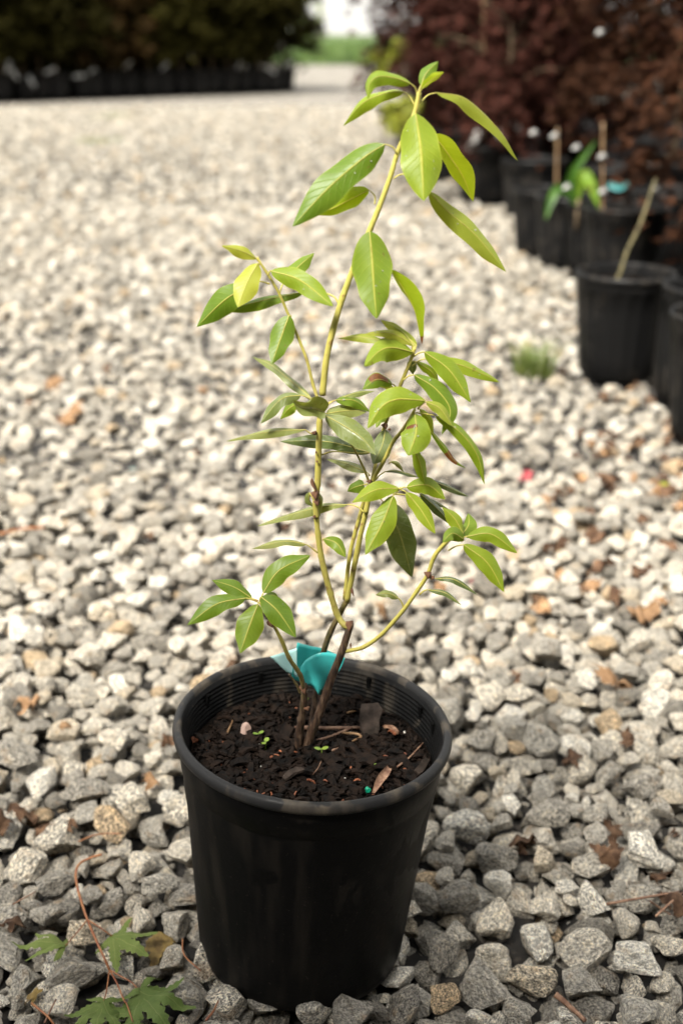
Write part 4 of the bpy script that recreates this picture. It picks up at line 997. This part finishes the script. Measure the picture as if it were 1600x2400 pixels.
o = litter(308, 1098, .012, 'tape', 41, 'tiny teal plastic scrap on the open gravel', cat='plastic scrap', name='plastic_scrap', crumple=.2)

# ------------------------------------------------------------------ background pots and trees
def far_pot(rad, h, seg=48, fl=.0):
    root = empty('nursery_pot')
    rb = rad * .78
    pr = [(.001, .003), (rb * .95, .002), (rb, .008)] + [(rb + (rad * .955 - rb) * t, .008 + (h - .05) * t) for t in (.25, .5, .75, 1)] + [(rad * .97, h - .040), (rad * .975, h - .014)]
    MB().lathe(pr, seg, fl, 20, 2, 6).build('wall', M['potfar'], root)
    MB().lathe([(rad * .955, h - .016), (rad, h - .015), (rad * 1.005, h - .008), (rad * .995, h), (rad * .96, h + .001), (rad * .945, h - .006), (rad * .925, h - .05)], seg).build('rim', M['potfar'], root)
    s = MB(); s.v.append(Vector((0, 0, h - .035))); r = random.Random(3)
    for i in (1, 2, 3, 4):
        for k in range(24): a = 6.2832 * k / 24; s.v.append(Vector((rad * .94 * i / 4 * math.cos(a), rad * .94 * i / 4 * math.sin(a), h - .036 + r.uniform(-.006, .006))))
    for k in range(24): s.f.append((0, 1 + k, 1 + (k + 1) % 24))
    for i in range(3):
        for k in range(24): b = 1 + i * 24; s.f.append((b + k, b + 24 + k, b + 24 + (k + 1) % 24, b + (k + 1) % 24))
    s.build('soil', M['soil'], root); return root
def crown(seed, rad, z0, z1, nleaf, size, cascade, fingers=5, nclump=46):
    """foliage of a maple: leaf clumps hung through the crown, each leaf a star of narrow fingers"""
    r = random.Random(seed); mb = MB(); limbs = []
    for k in range(nclump):
        a = r.uniform(0, 6.283); q = rad * math.sqrt(r.random()) ** .7; t = r.random()
        zc = z0 + (z1 - z0) * t
        env = math.sin(math.pi * min(1, .18 + .78 * t)) ** .6
        c = Vector((q * env * math.cos(a), q * env * math.sin(a), zc)); limbs.append(c)
        cr = rad * r.uniform(.16, .30)
        for i in range(nleaf // nclump):
            d = Vector((r.gauss(0, 1), r.gauss(0, 1), r.gauss(0, .55))) * cr * .6
            p = c + d; p.z -= cascade * (d.x * d.x + d.y * d.y) / cr
            out = Vector((p.x, p.y, 0)); out = out.normalized() if out.length > 1e-3 else Vector((1, 0, 0))
            ax = (out * r.uniform(.2, 1) + Vector((r.gauss(0, .5), r.gauss(0, .5), -r.uniform(.1, .9)))).normalized()
            sd_ = ax.cross(Vector((r.gauss(0, .3), r.gauss(0, .3), 1))).normalized(); s = size * r.uniform(.6, 1.2)
            b = len(mb.v); mb.v.append(p)
            for f in range(fingers):
                fa = (f - (fingers - 1) / 2) * .62; L = s * (1 - .16 * abs(f - (fingers - 1) / 2))
                d1 = ax * math.cos(fa) + sd_ * math.sin(fa); d2 = d1.cross(ax.cross(sd_)).normalized()
                e = len(mb.v); mb.v += [p + d1 * L * .5 + d2 * s * .11, p + d1 * L + Vector((0, 0, -.12 * s)), p + d1 * L * .5 - d2 * s * .11]
                mb.f.append((b, e, e + 1, e + 2))
    return mb.mesh('crown', False), limbs
def trunk_mesh(seed, h0, z1, limbs, th=.012, lean=.06):
    r = random.Random(seed + 5); mb = MB()
    P = [Vector(p) for p in crom([(0, 0, h0), (r.uniform(-lean, lean) * .5, r.uniform(-lean, lean) * .5, h0 + (z1 - h0) * .35), (r.uniform(-lean, lean), r.uniform(-lean, lean), h0 + (z1 - h0) * .7), (0, 0, z1 * .95)], 5)]
    mb.tube(P, [th * (1 - .7 * i / (len(P) - 1)) for i in range(len(P))], 8, True, .15, seed)
    for c in limbs[:26]:
        s = P[min(len(P) - 2, max(2, int(len(P) * (c.z - h0) / (z1 - h0) * .75)))]
        m_ = s.lerp(c, .5) + Vector((0, 0, .05)); mb.tube([Vector(p) for p in crom([s, m_, c], 3)], [th * .4, th * .35, th * .33, th * .3, th * .25, th * .2, th * .15], 5)
    return mb.mesh('trunk')
class TreeKind:
    def __init__(s, seed, rad, z0, z1, nleaf, size, cascade, mat, fingers=5, th=.012, h0=.24, nclump=46):
        s.cm, limbs = crown(seed, rad, z0, z1, nleaf, size, cascade, fingers, nclump); s.cm.materials.append(mat)
        s.tm = trunk_mesh(seed, h0, z1, limbs, th); s.tm.materials.append(M['trunk'])
    def place(s, name, loc, rot, sc, label, group=None):
        root = empty(name, loc); root.rotation_euler.z = rot; root.scale = (sc,) * 3; tag(root, label, 'tree', group)
        link('trunk', s.tm, None, root); link('crown', s.cm, None, root); return root
# the block on the right
names = [('black nursery pot cut by the frame edge, beside the leaning pot', None), ('leaning black nursery pot standing between two upright ones', None), ('upright black nursery pot with a bare crooked stem, by the weed tuft', None),
         ('wide black nursery pot behind the one with the crooked stem', None), ('black nursery pot beside the bright green strap leaves', None), ('black fluted nursery pot next in the row before the strap-leaved plant', None),
         ('black nursery pot at the corner of the row by the open gravel', None), ('big squat black pot under the red maple with two white tags', None), ('big squat black pot behind the tagged one', None),
         ('big black pot in the shade under the red maples', None), ('wide black pot in the shade behind the leaning pot', None), ('big black pot deep under the bronze foliage', None), ('black pot far along the row of red maples', None), ('black pot in deep shade under the red maples', None), ('black pot wedged between the corner pot and the squat tagged pot', None), ('black pot in the shade behind the wide black one', None), ('black pot in the shade behind the bright green plant', None)]
for i, (q, p) in enumerate(zip(RIGHT, RP)):
    t = far_pot(q[2], q[3], 80, .0016); t.location = (p.x, p.y, -.004); t.rotation_euler = (0, R(q[4]), i * .7 if not q[4] else 0); tag(t, names[i][0], 'plant pot')
reds = [TreeKind(21, .46, .40, 1.7, 4700, .046, .9, M['redmaple'], 7, .012, .24, 75), TreeKind(22, .52, .36, 1.8, 5000, .046, 1.0, M['redmaple'], 7, .012, .24, 80), TreeKind(23, .46, .34, 1.5, 4700, .044, 1.1, M['bronzemaple'], 7, .012, .24, 75)]
def tree_at(kind, x, y, rot, sc, label, name='red_maple', group=None): return reds[kind].place(name, (x, y, 0), rot, sc, label, group)
P7, P8, P9, P11, P12, P13, P3, P10 = RP[7], RP[8], RP[9], RP[11], RP[12], RP[13], RP[3], RP[10]
tree_at(0, P7.x + .05, P7.y, .4, 1.0, 'dark red weeping maple over the squat pot with white tags')
tree_at(1, P8.x + .18, P8.y + .2, 2.0, 1.0, 'dark red maple behind the tagged one, beside the open path')
tree_at(1, P9.x, P9.y, 3.1, 1.0, 'dark red maple in the shade between tagged and bronze maples')
tree_at(2, P11.x, P11.y, 1.0, 1.05, 'bronze-red weeping maple hanging over the nearer pots')
tree_at(0, P12.x + .08, P12.y + .3, 5.0, 1.15, 'farthest dark red maple of the row beside the gravel path')
tree_at(2, P13.x, P13.y, 4.0, 1.1, 'bronze maple standing behind the dark red ones')
tree_at(2, P10.x - .02, P10.y - .25, 2.5, .85, 'bronze weeping maple hanging low at the frame edge over the near pots')
tree_at(1, P11.x + .75, P11.y + .9, .3, 1.15, 'tall dark red maple behind the bronze weeping one')
tree_at(0, P9.x + .35, P9.y + 1.3, 1.7, 1.2, 'tall dark red maple in the second rank behind the shaded pot')
tree_at(1, P7.x + .75, P7.y + 1.6, 2.9, 1.25, 'tall dark red maple in the second rank behind the tagged pot')
tree_at(0, P8.x + .6, P8.y + 2.6, 4.4, 1.2, 'dark red maple deep in the row near the path')
tree_at(1, P12.x + .38, P12.y + 2.4, .9, 1.2, 'dark red maple at the far end of the row')
for i, (x, y) in enumerate([(-3.2 + .72 * k, -1.45 - .12 * (k % 2)) for k in range(10)] + [(-3.4 + .9 * k, -2.5) for k in range(8)]):  # unseen rows added behind the camera to darken the foreground
    tree_at(i % 2, x, y, i * 1.3, 2.0, 'unseen dark red maple added behind the camera to shade the near gravel', 'red_maple', 'unseen maples added behind the camera for shade')
# bare crooked stem in the upright pot, stakes, clips, tags, strap-leaved plant
def thing_tube(name, pts, rads, mat, label, cat, seg=8, group=None):
    P = [Vector(p) for p in crom(pts, 5)]; n = len(P); rad = [rads[0] + (rads[1] - rads[0]) * i / (n - 1) for i in range(n)]
    return tag(MB().tube(P, rad, seg, True, .2, 3).build(name, mat), label, cat, group)
cs = RP[2]; Yc = cs.y
thing_tube('bare_stem', [at(1440, 665, Yc), at(1452, 640, Yc), at(1468, 590, Yc + .01), at(1495, 535, Yc + .03), at(1515, 480, Yc + .06), at(1535, 420, Yc + .1)], (.0055, .003), M['crook'], 'bare crooked tan stem rising from the upright black pot', 'plant stem')
def stake(u, v0, v1, Y, label):
    return thing_tube('bamboo_stake', [at(u, v0, Y), at(u + 1, (v0 + v1) / 2, Y), at(u + 2, v1, Y)], (.0042, .0038), M['stake'], label, 'stake')
YS = RP[3].y - .02
stake(1410, 512, 288, YS, 'bamboo stake with white clips in the wide black pot')
stake(1303, 458, 300, RP[6].y + .1, 'bamboo stake behind the bright green strap leaves')
stake(1130, 330, -40, RP[7].y, 'bamboo stake rising through the red maple with white tags')
stake(1295, 80, -60, RP[9].y + .1, 'tall bamboo stake above the shaded red maple')
def clip(u, v, Y, s, label='white plastic clip on a bamboo stake or branch'):
    p = at(u, v, Y); mb = MB(); r = random.Random(int(u + v))
    for k in range(5): mb.tube([Vector((s * .9 * math.cos(t + k) * (1 - .1 * k), s * .5 * math.sin(t + k), s * (-.45 + .22 * k))) for t in (0, .8, 1.6, 2.4, 3.2, 4.0)], s * .22, 6)
    o = mb.build('clip', M['tagwhite']); o.location = p; tag(o, label, 'clip', 'white clips among the potted maples')
for u, v in ((1410, 366), (1412, 448), (1298, 318), (1350, 345), (1328, 438)): clip(u, v, YS - .01, .014)
for u, v in ((1405, 75), (1250, 310), (1535, 440), (1520, 385)): clip(u, v, YS + .1, .013)
def ptag(u, v, Y, L, W, ang, label='white plastic plant tag hanging from a potted tree', group='white tags on the potted trees'):
    p = at(u, v, Y); n = 7; vs = []; fs = []
    for i in range(n):
        t = i / (n - 1) - .5
        for s in (-1, 1): vs.append((s * W / 2, .15 * L * (t * t * 4 - 1), t * L))
    fs = [(2 * i, 2 * i + 1, 2 * i + 3, 2 * i + 2) for i in range(n - 1)]
    o = link('plant_tag', pydata('plant_tag', vs, fs), M['tagwhite']); o.location = p; o.rotation_euler = (0, R(ang), R(random.Random(int(u)).uniform(-25, 25)))
    so_ = o.modifiers.new('thick', 'SOLIDIFY'); so_.thickness = .0006
    return tag(o, label, 'plant tag', group)
ptag(1110, 330, RP[7].y - .3, .105, .034, 28, 'white tag slanting over the rim of the squat pot', None)
ptag(1170, 310, RP[7].y - .3, .11, .034, -35, 'white tag hanging from the red maple above the squat pot', None)
ptag(1215, 300, RP[7].y - .3, .08, .03, -35, 'grey-white tag at the shaded side of the squat pot', None)
sp = empty('strap_leaf_plant', at(1352, 500, RP[4].y - .08)); tag(sp, 'bright green broad-leaved plant in the row of black pots', 'plant')
def strap(pts, wid, Y, mat):
    P = [Vector(p) - sp.location for p in crom([at(u, v, Y + d) for u, v, d in pts], 6)]; n = len(P)
    o = strip_leaf('leaf', P, [wid * math.sin(math.pi * (.06 + .93 * i / (n - 1))) ** .8 for i in range(n)], M[mat], .6, (0, -1, .3)); o.parent = sp
YP = RP[4].y - .08
strap([(1350, 480, 0), (1335, 450, 0), (1345, 400, -.02), (1395, 330, -.03)], .020, YP, 'strap')
strap([(1345, 470, 0), (1310, 440, -.03), (1290, 470, -.06), (1278, 515, -.08)], .018, YP, 'strap')
strap([(1352, 470, 0), (1365, 410, -.03), (1385, 440, -.05), (1402, 488, -.06)], .022, YP, 'straplight')
MB().tube([Vector((0, 0, -.06)), Vector((0, 0, 0)), Vector((0, 0, .05))], .006, 8).build('stem', M['trunk'], sp)
for u, v, du, dv in ((1448, 432, 46, 8), (1488, 474, 22, 14)):
    a, b = at(u - du / 2, v, YS + .25), at(u + du / 2, v - 2, YS + .25); c = at(u, v + dv, YS + .24)
    o = strip_leaf('plant_tag', [Vector(p) for p in crom([a, c, b], 6)], [.011] * 13, M['tapefar'], .3, (0, -1, .2)); tag(o, 'teal tape tag %s the bamboo-staked pot' % ('beside' if u < 1460 else 'below the longer teal tag near'), 'plant tag')
# lime foliage by the path
def bush(name, u, v, Y, rad, n, size, mat, label):
    p = at(u, v, Y); cm, _ = crown(int(u), rad, -rad * .7, rad * .7, n, size, .3, 5, 16); cm.materials.append(mat)
    root = empty(name, (p.x, p.y, 0)); tag(root, label, 'shrub'); o = link('crown', cm, None, root); o.location.z = p.z
    MB().tube([Vector((0, 0, 0)), Vector((.01, 0, p.z * .5)), Vector((0, 0, p.z))], .008, 6).build('stem', M['trunk'], root)
bush('lime_shrub', 900, 150, 9.5, .14, 420, .05, M['lime'], 'lime yellow maple foliage low beside the red maples')
bush('lime_shrub', 945, 105, 9.0, .08, 200, .04, M['lime'], 'small lime yellow foliage sprig above the red maple edge')
bush('lime_shrub', 935, 268, 7.2, .13, 320, .05, M['lime'], 'lime yellow-green foliage behind the rhododendron tip')

# the dark row on the left
front = [TreeKind(41, .60, .66, 2.3, 4200, .085, .3, M['olive'], 5, .018, .28, 60), TreeKind(42, .62, .62, 2.4, 4200, .085, .3, M['olive'], 5, .018, .28, 60), TreeKind(43, .58, .60, 2.2, 4200, .085, .3, M['rust'], 5, .018, .28, 60)]
olive = [TreeKind(31, .62, .20, 2.3, 4800, .085, .3, M['olive'], 5, .016, .28, 60), TreeKind(32, .66, .18, 2.4, 4800, .085, .3, M['olive'], 5, .016, .28, 60), TreeKind(33, .60, .20, 2.2, 4800, .085, .3, M['rust'], 5, .016, .28, 60)]
A_, B_ = onz(-130, 240, 0), onz(672, 212, 0)
dirn = (B_ - A_).normalized(); back = Vector((-dirn.y, dirn.x, 0)); back = back if back.y > 0 else -back
gc = MB(); c0, c1 = A_ - dirn * 3 - back * .12, B_ + dirn * .3 - back * .12
gc.add([c0 + Vector((0, 0, .004)), c1 + Vector((0, 0, .004)), c1 + back * 16 + Vector((0, 0, .004)), c0 + back * 16 + Vector((0, 0, .004))], [(0, 1, 2, 3)])
tag(gc.build('shade_sheet_left', M['slot'], None, False), kind='structure')  # black sheet added to give the left row its shaded, dark ground
pp0 = far_pot(.17, .33, 32); pp0.location = (0, 0, 0)
tag(pp0, 'black nursery pot in the dark front row of potted trees', 'plant pot', 'pots in the dark row of trees'); first = True
rnd = random.Random(9); NL = 21
for i in range(NL):
    t = i / (NL - 1); p = A_.lerp(B_, t); q = pp0 if first else copy_tree(pp0); first = False
    q.location = (p.x + rnd.uniform(-.03, .03), p.y + rnd.uniform(-.1, .1), -.004); q.rotation_euler.z = rnd.random() * 6
    k = 2 if i in (8, 9, 10, 1) else i % 2
    front[k].place('potted_maple', (q.location.x, q.location.y, 0), rnd.random() * 6, rnd.uniform(.85, 1.02), 'rusty brown potted maple in the dark front row' if k == 2 else 'dark olive potted maple in the front row left of the path', 'rusty maples of the front row' if k == 2 else 'olive maples of the front row')
dirn = (B_ - A_).normalized(); back = Vector((-dirn.y, dirn.x, 0)); back = back if back.y > 0 else -back
for rowi in (1, 2, 3, 4):
    for i in range(9):
        p = A_.lerp(B_, (i + .5 * (rowi % 2)) / 8.6) + back * (.75 * rowi)
        olive[(i + rowi) % 3 if rowi == 1 else i % 2].place('potted_maple', (p.x, p.y, 0), rnd.random() * 6, rnd.uniform(.95, 1.12), 'shaded potted maple in a back rank behind the dark front row', 'trees in the back ranks')
        if rowi < 3: q = copy_tree(pp0); q.location = (p.x, p.y, -.004); tag(q, 'black nursery pot in a shaded back rank behind the front row', None, 'pots in the back ranks')
for u, v, a in ((20, 155, 20), (34, 172, -30), (75, 190, -25), (118, 166, 70), (185, 178, 85), (215, 168, 60), (385, 156, 45), (450, 126, 0), (565, 114, 10), (655, 108, 40), (635, 165, -60), (675, 152, 55), (560, 150, 20), (300, 150, 50)):
    Y = A_.lerp(B_, (u + 130) / 802).y - .28; ptag(u, v, Y, .16, .045, a)
# far end of the path: grass bank and a pale tree
E1, E2 = onz(650, 150, 0), onz(960, 146, 0)
gb = MB(); rnd = random.Random(4); yy = E1.y
nx_, ny_ = 60, 10
for j in range(ny_ + 1):
    for i in range(nx_ + 1):
        x = -70 + 150 * i / nx_; y = yy + 5 * j + 2.5 * j * j; gb.v.append(Vector((x, y, -.02 + .35 * math.sin(min(1, j / 4) * math.pi / 2) + (.08 * mnoise.noise(Vector((x, y * .4, 0))) if j else 0))))
for j in range(ny_):
    for i in range(nx_): a = j * (nx_ + 1) + i; gb.f.append((a, a + 1, a + nx_ + 2, a + nx_ + 1))
bank = gb.build('grass_bank', M['grassm']); tag(bank, kind='structure')
gr = MB()
for k in range(9000):
    x, y = rnd.uniform(-5, 7), yy + 9 * rnd.random() ** 1.5; z = .3 * min(1, (y - yy) / 5); h = rnd.uniform(.15, .5); d = Vector((rnd.gauss(0, .12), rnd.gauss(0, .12), h)); s = Vector((.02, 0, 0)); b = Vector((x, y, z - .03)); gr.add([b - s, b + s, b + d], [(0, 1, 2)])
o = gr.build('grass', M['grassm'], None, False); tag(o, 'green grass bank at the far end of the gravel path', None, None, 'stuff')
ft = TreeKind(51, 1.3, .2, 3.4, 1600, .16, .2, M['fartree'], 5, .05, 0, 40)
p = onz(700, 132, 0)
ft.place('far_tree', (p.x, p.y, 0), 0, .8, 'pale green tree at the far end of the path behind the dark row')
